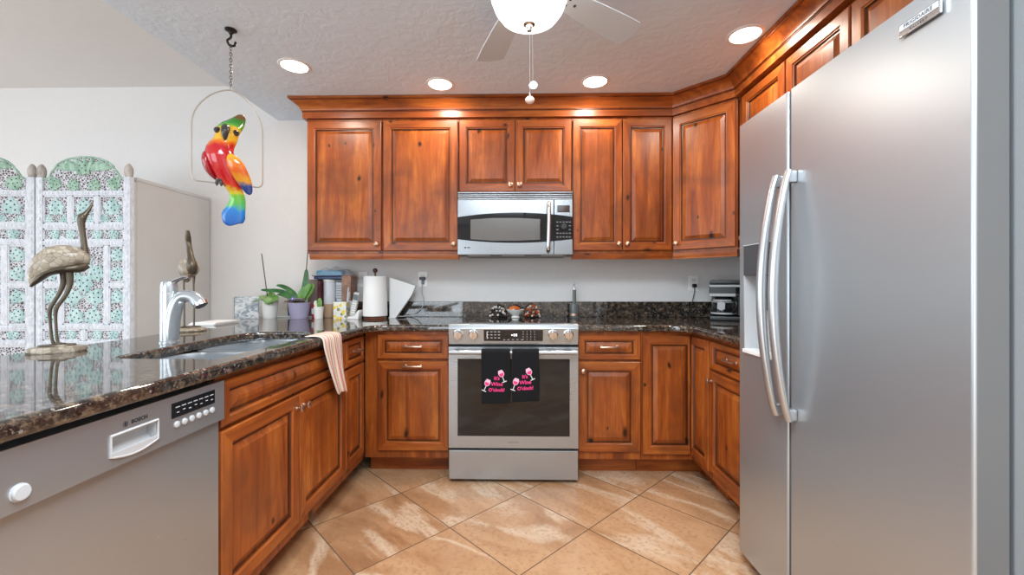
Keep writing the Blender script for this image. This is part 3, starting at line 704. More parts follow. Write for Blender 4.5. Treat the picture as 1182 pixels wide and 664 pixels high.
# ------------------------------------------------------------------ refrigerator
t = thing('refrigerator', 'large stainless steel side-by-side refrigerator with curved bar handles', 'refrigerator', (0, 0, 0))
FXF = .91
b = MB(); b.box(1.0, 1.63, .872, 1.762, .03, 1.785, 0, .004); b.box(1.03, 1.6, .90, 1.73, .0, .03, 1); b.build('body', [FBODY, BLACK], t)
b = MB(); b.box(.978, 1.0, .888, 1.75, .06, 1.78, 0, 0); b.build('gasket', GASKET, t)
b = MB(); b.box(.955, .99, .88, 1.755, .012, .056, 0, .003); b.build('kick_grille', BLACK, t)
def fdoor(y0, y1, name, hole=None):
    """door with a slightly bowed front and rounded vertical edges"""
    b = MB(); z0, z1 = .06, 1.815; rr = .009
    ed = [(rr*(1-math.cos(q)), rr*(1-math.sin(q))) for q in [PI/2*k/4 for k in range(5)]]
    pts = [(.978, y0)]+[(FXF+x, y0+y) for y, x in ed]+[(FXF+x, y1-y) for y, x in ed[::-1]]+[(.978, y1)]
    b.prism(pts, z0, z1, 0, 'xy', 0)
    o = b.build(name, [ST_Y, DOOR_IN], t, sharp=40)
    for p in o.data.polygons:
        if abs(p.normal.y) > .95 or p.normal.x > .9 : p.material_index = 1
    return o
FD = fdoor(.862, 1.440, 'refrigerator_door'); FZ = fdoor(1.452, 1.772, 'freezer_door')
# water dispenser cut into freezer door
cut = MB(); cut.box(.85, .966, 1.535, 1.735, .885, 1.322, 0, 0); co = cut.build('cutter', [LGREY])
md = FZ.modifiers.new('cut', 'BOOLEAN'); md.object = co; md.solver = 'EXACT'
dg = bpy.context.evaluated_depsgraph_get(); me = bpy.data.meshes.new_from_object(FZ.evaluated_get(dg)); FZ.modifiers.clear(); FZ.data = me; FZ.modifiers.new('weighted_normals', 'WEIGHTED_NORMAL').keep_sharp = True; bpy.data.objects.remove(co)
b = MB(); y0, y1, z0, z1 = 1.536, 1.734, .886, 1.321
b.box(.960, .9655, y0, y1, z0, z1, 0, 0); b.box(.912, .960, y0, y0+.006, z0, z1, 0, 0); b.box(.912, .960, y1-.006, y1, z0, z1, 0, 0)
b.box(.900, .960, y0+.006, y1-.006, z0, z0+.016, 1, .003); b.box(.912, .960, y0+.006, y1-.006, z1-.006, z1, 0, 0)
b.box(.905, .9598, y0+.006, y1-.006, 1.195, z1-.006, 2, .003)
b.box(.93, .955, 1.60, 1.67, 1.06, 1.194, 2, .004)
b.build('dispenser', [LGREY, WHITE, DGREY], FZ)
for nm, yc, dr, dl in (('handle', 1.413, FD, 1), ('handle', 1.483, FZ, -1)):
    b = MB(); P = []
    zt, zb = 1.535, .708
    for k in range(23):
        u = k/22; P.append((FXF-.022-.05*math.sin(PI*u)**.8 , yc, zb+(zt-zb)*u))
    b.tube(P, [(.010+.006*math.sin(PI*k/22), .0155) for k in range(23)], seg=14, up=(0, 1, 0), m=0)
    for z in (zb+.02, zt-.02): b.box(FXF-.03, FXF+.0, yc-.013, yc+.013, z-.02, z+.02, 0, .006)
    b.build(nm, HANDLE, dr)
b = MB(); b.box(FXF-.0095, FXF-.004, .922, 1.022, 1.742, 1.773, 0, .002); b.box(FXF-.0105, FXF-.009, .926, 1.018, 1.7565, 1.770, 1, .0005)
Mb = lambda z: Matrix.Translation((FXF-.0104, .972, z)) @ Matrix.Rotation(-PI/2, 4, 'Z') @ FX
b.text('FRIGIDAIRE', .0125, Mb(1.763), 2, .0005, .0004, spacing=1.1)
b.text('GALLERY', .0075, Matrix.Translation((FXF-.0096, .972, 1.749)) @ Matrix.Rotation(-PI/2, 4, 'Z') @ FX, 2, .0005, .0002, spacing=1.5)
b.build('badge', [CHROME, LGREY, DGREY], FD)
# ------------------------------------------------------------------ ceiling lights and fan
for x, y, lab in ((-.498, 2.613, 'round recessed ceiling light above the cabinet left of the microwave'), (.46, 2.599, 'round recessed ceiling light above the tall two-door cabinet right of the microwave'),
               (-1.288, 2.381, 'round recessed ceiling light nearest the hanging parrot'), (1.125, 2.129, 'round recessed ceiling light nearest the refrigerator')):
    t = thing('recessed_light', lab, 'ceiling light', (x, y, ZC), 0, 'recessed lights in the kitchen ceiling')
    b = MB(); b.lathe([(.068, -.001), (.072, -.006), (.084, -.004), (.088, 0), (.068, 0)], seg=36, cap=False); b.build('trim_ring', WHITE, t)
    b = MB(); b.lathe([(0, -.0032), (.068, -.0032), (.068, -.001), (0, -.001)], seg=36); b.build('lens', CANLENS, t)
    area('can_lamp', (x, y, ZC-.012), (0, 0, 0), .12, .12, 5.5, (1, .88, .74), 'DISK')

t = thing('ceiling_fan', 'pale ceiling fan with a glowing glass bowl light and two pull chains', 'ceiling fan', (.031, 1.45, 0))
b = MB(); b.lathe([(.0, 2.409), (.07, 2.409), (.07, 2.39), (.045, 2.37), (.014, 2.362), (.014, 2.30), (.05, 2.296), (.115, 2.285), (.13, 2.265), (.13, 2.225), (.12, 2.205), (.075, 2.19), (.07, 2.165), (.09, 2.16), (.09, 2.145), (0, 2.145)], seg=40); b.build('motor_housing', NICKEL, t)
b = MB(); b.lathe([(.128, 2.144), (.131, 2.139), (.128, 2.132), (.118, 2.105), (.098, 2.078), (.066, 2.060), (.03, 2.053), (0, 2.052)], seg=44); b.build('light_bowl', BOWLM, t)
b = MB(); b.lathe([(.021, 2.062), (.0205, 2.052), (.012, 2.048), (.011, 2.038), (.008, 2.030), (0, 2.0295)], seg=22); b.build('finial', NICKEL, t)
BLADE = plain('fan_blade_silver', rgb(214, 220, 226), .5)
CHAINM = plain('pull_chain_grey', rgb(150, 146, 140), .6)
for k in range(5):
    a = math.radians(37+72*k); M = Matrix.Rotation(a, 4, 'Z') @ Matrix.Translation((0, 0, 2.205))
    b = MB(); Mt = M @ Matrix.Rotation(math.radians(-11), 4, 'X')
    out = [(.17, -.042), (.30, -.055), (.44, -.064), (.52, -.066), (.535, -.058), (.548, 0), (.542, .052), (.528, .062), (.44, .062), (.30, .054), (.17, .042)]
    b.prism(out, -.003, .003, 0, 'xy', .001, M=Mt); B = b.build('blade', BLADE, t)
    b = MB(); b.prism([(.06, -.016), (.12, -.014), (.16, -.03), (.225, -.024), (.235, 0), (.225, .024), (.16, .03), (.12, .014), (.06, .016)], .0035, .0085, 0, 'xy', .001, M=Mt)
    for xx, yy in ((.18, -.015), (.18, .015), (.215, 0)): b.lathe([(.006, -.0062), (.006, -.003), (0, -.003)], c=(xx, yy, 0), M=Mt, seg=10)
    b.build('blade_bracket', NICKEL, t)
b = MB(); b.tube([(-.075+.0, -.0, 2.18), (.0, 0, 2.18)], .002); 
b = MB(); b.tube([(.002, -.008, 2.03), (.002, -.008, 1.812)], .0006, 0, 6); b.ball((.002, -.008, 1.79), (.0165, .0165, .0125), 1); b.lathe([(.003, 1.80), (.003, 1.815), (0, 1.816)], c=(.002, -.008, 0), seg=8); b.build('pull_chain', [CHAINM, plain('pink_pull_knob', rgb(226, 196, 182), .3)], t)
b = MB(); b.tube([(.011, .006, 2.04), (.013, .006, 1.858)], .0006, 0, 6); b.lathe([(0, -.004), (.014, -.004), (.0155, 0), (.014, .004), (0, .004)], M=Matrix.Translation((.014, .006, 1.846)) @ Matrix.Rotation(PI/2, 4, 'X'), seg=20, m=1); b.build('pull_chain', [CHAINM, LGREY], t)

# ------------------------------------------------------------------ hanging swing with parrot
t = thing('hanging_swing', 'wire hoop swing on a chain from a black ceiling hook', 'swing', (-1.417, 2.037, 0), math.radians(34))
b = MB(); b.lathe([(0, ZC-.001), (.026, ZC-.001), (.026, ZC-.006), (.012, ZC-.014), (.009, ZC-.022), (0, ZC-.022)], seg=18)
b.tube(spline([(0, 0, ZC-.02), (.0, 0, ZC-.04), (-.014, 0, ZC-.058), (-.006, 0, ZC-.078), (.014, 0, ZC-.076), (.02, 0, ZC-.056)], 5), .0055, seg=8); b.build('ceiling_hook', IRON, t)
b = MB(); nl = 15; z1 = ZC-.072; z0 = 2.124
for k in range(nl):
    zc = z1-(z1-z0)*(k+.5)/nl; h = (z1-z0)/nl*.62
    L_ = [((.0055*math.cos(q) if k % 2 else 0), (0 if k % 2 else .0055*math.cos(q)), zc+h*math.sin(q)) for q in [2*PI*j/10 for j in range(10)]]
    b.tube(L_, .0016, 0, 5, closed=True, up=(.3, .5, .1))
b.build('chain', plain('brass_chain', rgb(120, 104, 82), .4, .8), t)
hoop = bez((0, 0, 2.113), (-.075, 0, 2.105), (-.185, 0, 2.02), (-.187, 0, 1.92), 10)+[(-.188, 0, 1.70), (-.187, 0, 1.672), (-.178, 0, 1.658), (-.165, 0, 1.651)]+[(.14, 0, 1.651), (.153, 0, 1.657), (.162, 0, 1.668), (.164, 0, 1.69)]+bez((.164, 0, 1.92), (.162, 0, 2.02), (.075, 0, 2.105), (0, 0, 2.113), 10)[:-1]
hoop = [(x*.82, y, z) for x, y, z in hoop]
b = MB(); b.tube(hoop, .0034, 0, 8, closed=True); b.tube([(0, 0, 2.113), (0, 0, 2.127)], .004); b.build('hoop', plain('pale_wire', rgb(190, 182, 172), .4, .6), t)

def glazed(name, stops, ns=20):
    """glazed ceramic, hue changing along z with hand painted unevenness"""
    m, nt, b = newmat(name); tc = N(nt, 'ShaderNodeTexCoord'); no = N(nt, 'ShaderNodeTexNoise'); sset(no, Scale=ns, Detail=4.); L(nt, tc.outputs['Object'], no.inputs['Vector'])
    sx = N(nt, 'ShaderNodeSeparateXYZ'); L(nt, tc.outputs['Object'], sx.inputs[0])
    z = math_n(nt, 'ADD', sx.outputs[2], math_n(nt, 'MULTIPLY', math_n(nt, 'SUBTRACT', no.outputs['Fac'], .5), .07))
    L(nt, ramp(nt, math_n(nt, 'MULTIPLY_ADD', z, 1/.6, -1.44/.6), [((p-1.44)/.6, c) for p, c in stops]), b.inputs['Base Color'])
    sset(b, Roughness=.16); b.inputs['Coat Weight'].default_value = .8; b.inputs['Coat Roughness'].default_value = .06
    bump(nt, b, no.outputs['Fac'], .25, .006); return m
BODY = glazed('painted_parrot_body', [(1.46, rgb(20, 90, 175)), (1.53, rgb(30, 130, 205)), (1.555, rgb(90, 185, 90)), (1.60, rgb(120, 190, 60)), (1.615, rgb(225, 195, 50)), (1.635, rgb(215, 60, 35)), (1.67, rgb(196, 18, 30)), (1.815, rgb(205, 24, 34)), (1.838, rgb(240, 120, 30)), (1.858, rgb(246, 190, 50)), (1.905, rgb(236, 180, 45)), (1.922, rgb(110, 180, 50)), (1.95, rgb(40, 140, 45)), (1.975, rgb(50, 130, 40)), (1.986, rgb(120, 80, 40))])
t = thing('parrot_figurine', 'glazed red, orange, green and blue parrot figurine perched on the wire swing', 'figurine', (-1.417, 2.037, 0), math.radians(34))
b = MB()
#        x      y      z      rx    ry
sk = [(.012, .028, 1.456, .016, .006), (.010, .028, 1.466, .040, .010), (.011, .026, 1.50, .050, .013), (.022, .022, 1.54, .040, .016), (.028, .016, 1.585, .033, .02), (.020, .010, 1.62, .030, .024), (.008, .004, 1.648, .036, .034), (-.010, -.002, 1.69, .048, .046), (-.030, -.006, 1.735, .058, .055),
      (-.042, -.01, 1.775, .062, .058), (-.042, -.012, 1.805, .059, .055), (-.030, -.012, 1.838, .048, .048), (-.02, -.012, 1.865, .047, .047), (-.0155, -.012, 1.89, .049, .047), (-.006, -.008, 1.912, .046, .042), (.008, 0, 1.932, .040, .033), (.024, .008, 1.956, .034, .024), (.037, .012, 1.978, .026, .018), (.046, .013, 1.995, .018, .013), (.051, .013, 2.004, .006, .006)]
cen = spline([s[:3] for s in sk], 3); rad = spline([(s[3], s[4], 0) for s in sk], 3)
b.tube(cen, [(r[0], r[1]) for r in rad], seg=26, up=(0, 1, 0)); b.build('body', BODY, t, sharp=80)
WING = glazed('painted_wing', [(1.60, rgb(40, 60, 130)), (1.645, rgb(50, 75, 140)), (1.662, rgb(230, 160, 40)), (1.71, rgb(225, 95, 25)), (1.75, rgb(238, 130, 30)), (1.775, rgb(246, 180, 45))])
b = MB(); wp = [(-.008, -.05, 1.786), (0, -.058, 1.767), (.02, -.056, 1.73), (.042, -.045, 1.69), (.062, -.03, 1.65), (.075, -.018, 1.617), (.078, -.014, 1.606)]
b.tube(spline(wp, 4), [(r[0], r[1]) for r in spline([(.006, .004, 0), (.024, .012, 0), (.036, .016, 0), (.034, .015, 0), (.028, .012, 0), (.016, .008, 0), (.004, .004, 0)], 4)], seg=16, up=(-.35, -1, .1)); b.build('wing', WING, t, sharp=80)
WINGR = glazed('painted_far_wing', [(1.68, rgb(150, 14, 26)), (1.82, rgb(190, 24, 34))])
b = MB(); wp = [(-.082, -.0, 1.808), (-.098, .0, 1.78), (-.098, .0, 1.742), (-.083, .002, 1.70), (-.06, .004, 1.668)]
b.tube(spline(wp, 4), [(r[0], r[1]) for r in spline([(.006, .012, 0), (.016, .036, 0), (.018, .042, 0), (.014, .034, 0), (.005, .01, 0)], 4)], seg=16); b.build('wing', WINGR, t, sharp=80)
b = MB()
b.tube(spline([(-.018, -.046, 1.908), (-.02, -.07, 1.897), (-.022, -.077, 1.876), (-.022, -.068, 1.855), (-.022, -.058, 1.85)], 5), [(r[0], r[1]) for r in spline([(.020, .018, 0), (.022, .018, 0), (.019, .015, 0), (.011, .009, 0), (.003, .003, 0)], 5)], seg=14, up=(1, 0, 0)); b.build('beak', plain('grey_beak', rgb(70, 66, 62), .25), t)
for sx_ in (-1, 1):
    b = MB(); cx = -.016+sx_*.036; b.ball((cx, -.042, 1.894), (.016, .012, .015), 0); b.ball((cx+sx_*.002, -.051, 1.896), (.008, .006, .008), 1); b.build('eye', [plain('eye_ring', rgb(70, 62, 54), .3), plain('eye_black', (.01, .01, .01), .08)], t)
for x0 in (-.038, .004):
    b = MB()
    b.tube(spline([(x0+.006, -.02, 1.69), (x0+.008, -.026, 1.675), (x0+.002, -.016, 1.662)], 4), [.013, .012, .012, .011, .011, .010, .010, .010, .009], seg=10)
    for d in (-.014, 0, .014):
        b.tube(spline([(x0+.002, -.012, 1.662), (x0+d, -.018, 1.660), (x0+d*1.25, -.017, 1.648), (x0+d*1.25, -.010, 1.636)], 4), [.007]*10+[.005, .004, .003], seg=8)
    b.build('foot', plain('grey_claw', rgb(74, 70, 68), .4), t)

# ------------------------------------------------------------------ carved folding screen, grey cabinet
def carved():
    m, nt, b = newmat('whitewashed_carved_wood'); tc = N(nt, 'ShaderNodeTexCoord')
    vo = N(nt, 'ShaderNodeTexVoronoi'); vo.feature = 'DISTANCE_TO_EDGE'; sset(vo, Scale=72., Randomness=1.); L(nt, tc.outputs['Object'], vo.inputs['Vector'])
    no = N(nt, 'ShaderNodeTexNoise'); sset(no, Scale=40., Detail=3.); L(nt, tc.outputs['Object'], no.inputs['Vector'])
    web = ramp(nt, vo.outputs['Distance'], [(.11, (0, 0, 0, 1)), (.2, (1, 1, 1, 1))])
    c1 = mix(nt, ramp(nt, no.outputs['Fac'], [(.35, (0, 0, 0, 1)), (.65, (1, 1, 1, 1))]), rgb(84, 66, 68), rgb(128, 106, 106))  # brown cells paint the shaded fretwork openings onto a solid board
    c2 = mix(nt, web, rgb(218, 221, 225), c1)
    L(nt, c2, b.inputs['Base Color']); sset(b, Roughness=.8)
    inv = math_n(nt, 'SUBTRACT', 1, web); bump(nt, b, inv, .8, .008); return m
def washed(name, c0, c1, sc=30):
    m, nt, b = newmat(name); tc = N(nt, 'ShaderNodeTexCoord'); mp = N(nt, 'ShaderNodeMapping'); mp.inputs['Scale'].default_value = (1, 1, .35); L(nt, tc.outputs['Object'], mp.inputs['Vector'])
    no = N(nt, 'ShaderNodeTexNoise'); sset(no, Scale=sc, Detail=6., Roughness=.65); L(nt, mp.outputs[0], no.inputs['Vector'])
    L(nt, ramp(nt, no.outputs['Fac'], [(.38, c0), (.6, c1)]), b.inputs['Base Color']); sset(b, Roughness=.75); bump(nt, b, no.outputs['Fac'], .3, .004); return m
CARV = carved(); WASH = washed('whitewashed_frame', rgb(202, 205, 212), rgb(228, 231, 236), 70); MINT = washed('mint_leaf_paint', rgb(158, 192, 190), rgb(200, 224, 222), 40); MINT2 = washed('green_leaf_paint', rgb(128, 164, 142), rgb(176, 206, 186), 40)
HOLE_DARK = plain('painted_hole_dark', rgb(70, 55, 52), .9); SPIRE = washed('weathered_finial', rgb(150, 138, 130), rgb(196, 188, 180))  # hole material: dark of pierced holes put into the colour of raised dots
def leaf_shape(mb, cx, cz, s, ang, y0, m=0, mh=1):
    base = [(0, -.5), (.16, -.42), (.42, -.46), (.36, -.22), (.50, .02), (.30, .10), (.26, .30), (.10, .32), (0, .56)]
    P = base+[(-x, z) for x, z in base[::-1][1:-1]]
    c, sn = math.cos(ang), math.sin(ang); T = lambda x, z: (cx+s*(x*c-z*sn), cz+s*(x*sn+z*c))
    pts = [T(x, z) for x, z in P]; n = len(pts)
    inn = [(cx+(x-cx)*.82, cz+(z-cz)*.82) for x, z in pts]
    vs = [(x, y0, z) for x, z in pts]+[(x, y0-.004, z) for x, z in pts]+[(x, y0-.0065, z) for x, z in inn]+[(cx, y0-.0085, cz)]
    fs = []
    for k in range(n):
        j = (k+1) % n; fs += [(k, j, n+j, n+k), (n+k, n+j, 2*n+j, 2*n+k), (2*n+k, 2*n+j, 3*n)]
    mb.add(vs, fs, m)
    for dx, dz in ((-.17, .06), (.17, .06), (-.2, -.24), (.2, -.24), (0, .26), (0, -.1)):
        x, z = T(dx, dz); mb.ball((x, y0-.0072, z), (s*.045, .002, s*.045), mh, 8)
def screen_panel(M, rng):
    R = random.Random(rng); w = .57; zt = 1.712
    def mb(): q = MB(); q.M = M; return q
    # posts with finials
    for x in (0, w-.040):
        q = mb(); q.box(x, x+.040, -.016, .016, 0, 1.80, 0, .004)
        for k in range(42): q.box(x+.010, x+.030, -.0185, -.0155, .06+k*.04, .06+k*.04+.022, 0, .001)
        q.build('post', WASH, scr)
        q = mb(); q.lathe([(.017, 1.80), (.0215, 1.825), (.021, 1.848), (.015, 1.866), (.006, 1.878), (0, 1.88)], c=(x+.020, 0, 0), seg=16); q.build('finial', SPIRE, scr)
    xl, xr = .040, w-.040
    rails = [(1.690, 1.718), (1.495, 1.523), (1.395, 1.422), (.895, .922), (.80, .827), (.40, .427), (.06, .10)]
    for a, c in rails:
        q = mb(); q.box(xl, xr, -.014, .014, a, c, 0, .003)
        for k in range(24): q.box(xl+.008+k*.0202, xl+.02+k*.0202, -.0162, -.0135, a+.008, c-.008, 0, .001)
        q.build('rail', WASH, scr)
    def cell(x0, x1, z0, z1, leaves, s):
        q = mb(); q.box(x0, x1, -.004, .004, z0, z1, 0, 0)
        # little moulded border
        for (a, c, d, e) in ((x0, x1, z0, z0+.009), (x0, x1, z1-.009, z1), (x0, x0+.009, z0, z1), (x1-.009, x1, z0, z1)): q.box(a, c, -.010, -.004, d, e, 3, .001)
        for lx, lz, ls, la in leaves: leaf_shape(q, x0+(x1-x0)*lx, z0+(z1-z0)*lz, s*ls, la, -.004, 1, 2)
        q.build('carved_panel', [CARV, MINT, HOLE_DARK, WASH], scr)
    def mull(x, z0, z1, ww=.028):
        q = mb(); q.box(x-ww/2, x+ww/2, -.013, .013, z0, z1, 0, .003); q.build('divider', WASH, scr)
    L3 = [(.5, .62, 1.0, 0), (.2, .17, .5, .5), (.8, .17, .5, -.5)]
    L2 = [(.27, .5, .95, 1.3), (.73, .5, .95, -1.3)]
    # top row: three
    xs = [xl, xl+.164, xl+.326, xr]
    for i in range(3): cell(xs[i]+(.012 if i else 0), xs[i+1]-(.012 if i < 2 else 0), 1.523, 1.690, L3, .105)
    mull(xs[1], 1.523, 1.690); mull(xs[2], 1.523, 1.690)
    for z0, z1 in ((1.422, 1.495), (.827, .895)):
        cell(xl, .272, z0, z1, L2, .07); cell(.298, xr, z0, z1, L2, .07); mull(.285, z0, z1)
    xa, xb = xl+.105, xr-.105
    mull(xa, .922, 1.395); mull(xb, .922, 1.395)
    LC = [(.5, .83, 1, 0), (.2, .66, .9, .5), (.8, .66, .9, -.5), (.5, .5, 1.05, PI), (.22, .36, .95, .7), (.78, .36, .95, -.7), (.28, .12, .95, .3), (.72, .12, .95, -.3)]
    cell(xa+.012, xb-.012, .922, 1.395, LC, .115)
    LS = [(.5, .76, 1, .2), (.5, .26, 1, -.3)]
    for x0, x1 in ((xl, xa-.012), (xb+.012, xr)):
        cell(x0, x1, 1.172, 1.395, LS, .088); cell(x0, x1, .922, 1.148, LS, .088)
        q = mb(); q.box(x0, x1, -.012, .012, 1.148, 1.172, 0, .003); q.build('rail', WASH, scr)
    cell(xl, xr, .427, .80, [(.15, .7, 1, .3), (.38, .3, 1, -.2), (.5, .75, 1, 0), (.62, .3, 1, .2), (.85, .7, 1, -.3), (.13, .25, .9, .5), (.87, .25, .9, -.5)], .13)
    cell(xl, xr, .10, .40, [(.15, .6, 1, .3), (.38, .4, 1, -.2), (.62, .4, 1, .2), (.85, .6, 1, -.3)], .13)
    # arch top
    q = mb(); n = 20; pts = [(xl+.002, 1.718)]
    arch = [(xl+.002, 1.785), (xl+.03, 1.80), (xl+.05, 1.835)]+[(.285+.185*math.cos(PI-PI*k/n), 1.835+.085*math.sin(PI*k/n)) for k in range(1, n)]+[(xr-.05, 1.835), (xr-.03, 1.80), (xr-.002, 1.785)]
    q.prism(pts+arch+[(xr-.002, 1.718)], -.005, .005, 0, 'xz')
    q.tube([(x, -.004, z) for x, z in arch], .006, 1, 8)
    for k in range(9):
        a = PI*(k+.5)/9; q.tube(bez((.285+.03*math.cos(a), -.006, 1.84), (.285+.09*math.cos(a), -.008, 1.845+.02*math.sin(a)), (.285+.14*math.cos(a), -.008, 1.85+.045*math.sin(a)), (.285+.17*math.cos(a), -.006, 1.842+.07*math.sin(a)), 6), [.004, .009, .012, .014, .014, .012, .005], 1, 8, flat=.5)
    leaf_shape(q, .285, 1.86, .10, 0, -.010, 1, 2); leaf_shape(q, .10, 1.765, .09, .5, -.005, 1, 2); leaf_shape(q, .47, 1.765, .09, -.5, -.005, 1, 2); leaf_shape(q, .22, 1.756, .078, .2, -.005, 1, 2); leaf_shape(q, .35, 1.756, .078, -.2, -.005, 1, 2)
    q.build('arched_crest', [CARV, MINT2, HOLE_DARK], scr)
scr = thing('folding_screen', 'carved whitewashed wooden folding screen with mint green leaf panels', 'screen', (-2.875, 2.46, 0))
screen_panel(Matrix(), 1)
screen_panel(Matrix.Translation((-.012, 0, 0)) @ Matrix.Rotation(math.radians(14), 4, 'Z') @ Matrix.Translation((-.57, 0, 0)), 2)
t = thing('tall_cabinet', 'plain pale grey tall cabinet standing behind the carved screen', 'cabinet', (-2.36, 2.53, 0))
b = MB(); b.box(-.7, 0, .02, .63, .0, 1.80, 0, .004); b.build('carcass', BOXM, t)
b = MB(); b.box(-.7, 0, .02, .63, 1.8003, 1.822, 0, .002); b.build('top', BOXM, t)
b = MB(); b.box(-.7, -.352, 0, .019, .05, 1.79, 0, .003); b.build('door', BOXM, t); b = MB(); b.box(-.348, 0, 0, .019, .05, 1.79, 0, .003); b.build('door', BOXM, t)

# ------------------------------------------------------------------ bird figurines on the counter
def pearl():
    m, nt, b = newmat('shell_tiles'); tc = N(nt, 'ShaderNodeTexCoord'); vo = N(nt, 'ShaderNodeTexVoronoi'); sset(vo, Scale=58.); L(nt, tc.outputs['Object'], vo.inputs['Vector'])
    ve = N(nt, 'ShaderNodeTexVoronoi'); ve.feature = 'DISTANCE_TO_EDGE'; sset(ve, Scale=58.); L(nt, tc.outputs['Object'], ve.inputs['Vector'])
    sp = N(nt, 'ShaderNodeSeparateColor'); L(nt, vo.outputs['Color'], sp.inputs[0])
    c = ramp(nt, sp.outputs[0], [(.0, rgb(146, 132, 114)), (.5, rgb(172, 158, 140)), (1, rgb(196, 184, 166))])
    L(nt, mix(nt, ramp(nt, ve.outputs['Distance'], [(.0, (1, 1, 1, 1)), (.06, (0, 0, 0, 1))]), c, rgb(116, 102, 84)), b.inputs['Base Color']); sset(b, Roughness=.3); return m
PEARL = pearl()
t = thing('crane_figurine', 'large bronze crane figurine with a shell-tiled body, neck stretched up, in front of the screen', 'figurine', (-1.642, 1.463, ZCT), math.radians(40))
X0, ZZ = -1.642, ZCT
b = MB(); b.lathe([(0, 0), (.074, 0), (.078, .006), (.076, .016), (.063, .0205), (0, .022)], seg=40, M=Matrix.Diagonal((1, .62, 1, 1))); b.lathe([(.05, .0215), (.046, .027), (0, .029)], seg=30, m=1, M=Matrix.Diagonal((1, .6, 1, 1))); b.build('base', [PEARL, BRONZE], t)
b = MB(); bp = [(-0.0619, 0, .236), (-0.0538, 0, .262), (-0.0337, 0, .300), (-0.0034, 0, .328), (0.0303, 0, .336), (0.0572, 0, .330), (0.0700, 0, .318), (0.0740, 0, .31)]
b.tube(spline(bp, 4), [(r[0], r[1]) for r in spline([(.004, .004, 0), (.018, .016, 0), (.036, .034, 0), (.046, .046, 0), (.044, .05, 0), (.034, .042, 0), (.018, .024, 0), (.004, .006, 0)], 4)], seg=20); b.build('body', PEARL, t, sharp=80)
b = MB(); wp = [(-0.0633, -.0, .232), (-0.0471, -.004, .252), (-0.0202, -.006, .278), (0.0202, -.006, .293), (0.0538, -.004, .300), (0.0727, -.0, .314)]
b.tube(spline(wp, 4), [(r[0], r[1]) for r in spline([(.004, .006, 0), (.009, .026, 0), (.01, .04, 0), (.013, .044, 0), (.018, .036, 0), (.016, .014, 0)], 4)], seg=12); b.build('belly', BRONZE, t, sharp=80)
b = MB(); npt = [(0.0633, 0, .316), (0.0693, 0, .345), (0.0673, 0, .385), (0.0633, 0, .43), (0.0599, 0, .465), (0.0633, 0, .485), (0.0713, 0, .497), (0.0821, 0, .519), (0.0902, 0, .541)]
b.tube(spline(npt, 4), [r[0] for r in spline([(.02, 0, 0), (.0125, 0, 0), (.0095, 0, 0), (.009, 0, 0), (.011, 0, 0), (.013, 0, 0), (.0085, 0, 0), (.005, 0, 0), (.0015, 0, 0)], 4)], seg=14)
b.ball((.068, -.011, .489), .0028, 0, 8); b.ball((.068, .011, .489), .0028, 0, 8); b.build('neck_and_head', BRONZE, t, sharp=80)
for pts, y in (([(0.0148, 0, .285), (0.0135, 0, .245), (0.0027, 0, .205), (-0.0148, 0, .165), (-0.0202, 0, .145), (-0.0188, 0, .11), (-0.0148, 0, .05), (-0.0094, 0, .026)], .012), ([(0.0310, 0, .285), (0.0337, 0, .245), (0.0242, 0, .205), (0.0054, 0, .168), (-0.0013, 0, .150), (-0.0020, 0, .12), (0.0013, 0, .05), (0.0067, 0, .026)], -.012)):
    b = MB(); b.tube([(p[0], y, p[2]) for p in spline(pts, 4)], [r[0] for r in spline([(.012, 0, 0), (.0085, 0, 0), (.0065, 0, 0), (.006, 0, 0), (.0065, 0, 0), (.0045, 0, 0), (.0045, 0, 0), (.006, 0, 0)], 4)], seg=10)
    for a in (-.5, .1, .7): b.tube([(pts[-1][0], y, .030), (pts[-1][0]+.02*math.cos(a), y+.02*math.sin(a), .029)], [.004, .002], seg=6)
    b.build('leg', BRONZE, t, sharp=80)
t = thing('heron_figurine', 'smaller bronze heron figurine seen end-on, standing behind the faucet', 'figurine', (-1.712, 2.15, ZCT), math.radians(38))
b = MB(); b.lathe([(0, 0), (.07, 0), (.074, .006), (.07, .014), (.055, .018), (0, .019)], seg=36); b.lathe([(.05, .0185), (.046, .023), (0, .024)], seg=30, m=1); b.build('base', [PEARL, BRONZE], t)
b = MB(); b.tube(spline([(-.012, .10, .255), (-.01, .06, .30), (-.004, 0, .325), (.0, -.04, .325), (.003, -.062, .335)], 5), [(r[0], r[1]) for r in spline([(.008, .005, 0), (.036, .024, 0), (.047, .05, 0), (.036, .042, 0), (.012, .014, 0)], 5)], seg=18, up=(0, 0, 1)); b.build('body', PEARL, t, sharp=80)
b = MB(); b.tube(spline([(.010, -.048, .305), (.010, -.064, .335), (.006, -.056, .375), (.0, -.03, .42), (-.004, -.02, .455), (-.006, -.026, .478), (-.007, -.034, .497), (-.008, -.04, .515)], 4), [r[0] for r in spline([(.022, 0, 0), (.024, 0, 0), (.0155, 0, 0), (.0125, 0, 0), (.0125, 0, 0), (.013, 0, 0), (.011, 0, 0), (.008, 0, 0)], 4)], seg=14); b.build('neck_and_head', BRONZE, t, sharp=80)
for x in (-.022, .018):
    b = MB(); b.tube([(x, 0, .30), (x-.002, .004, .24), (x, 0, .16), (x, 0, .022)], [.008, .0042, .0042, .0042], seg=8)
    for a in (-2.2, -1.57, -.9): b.tube([(x, 0, .025), (x+.018*math.cos(a), .018*math.sin(a), .024)], [.004, .002], seg=6)
    b.build('leg', BRONZE, t)
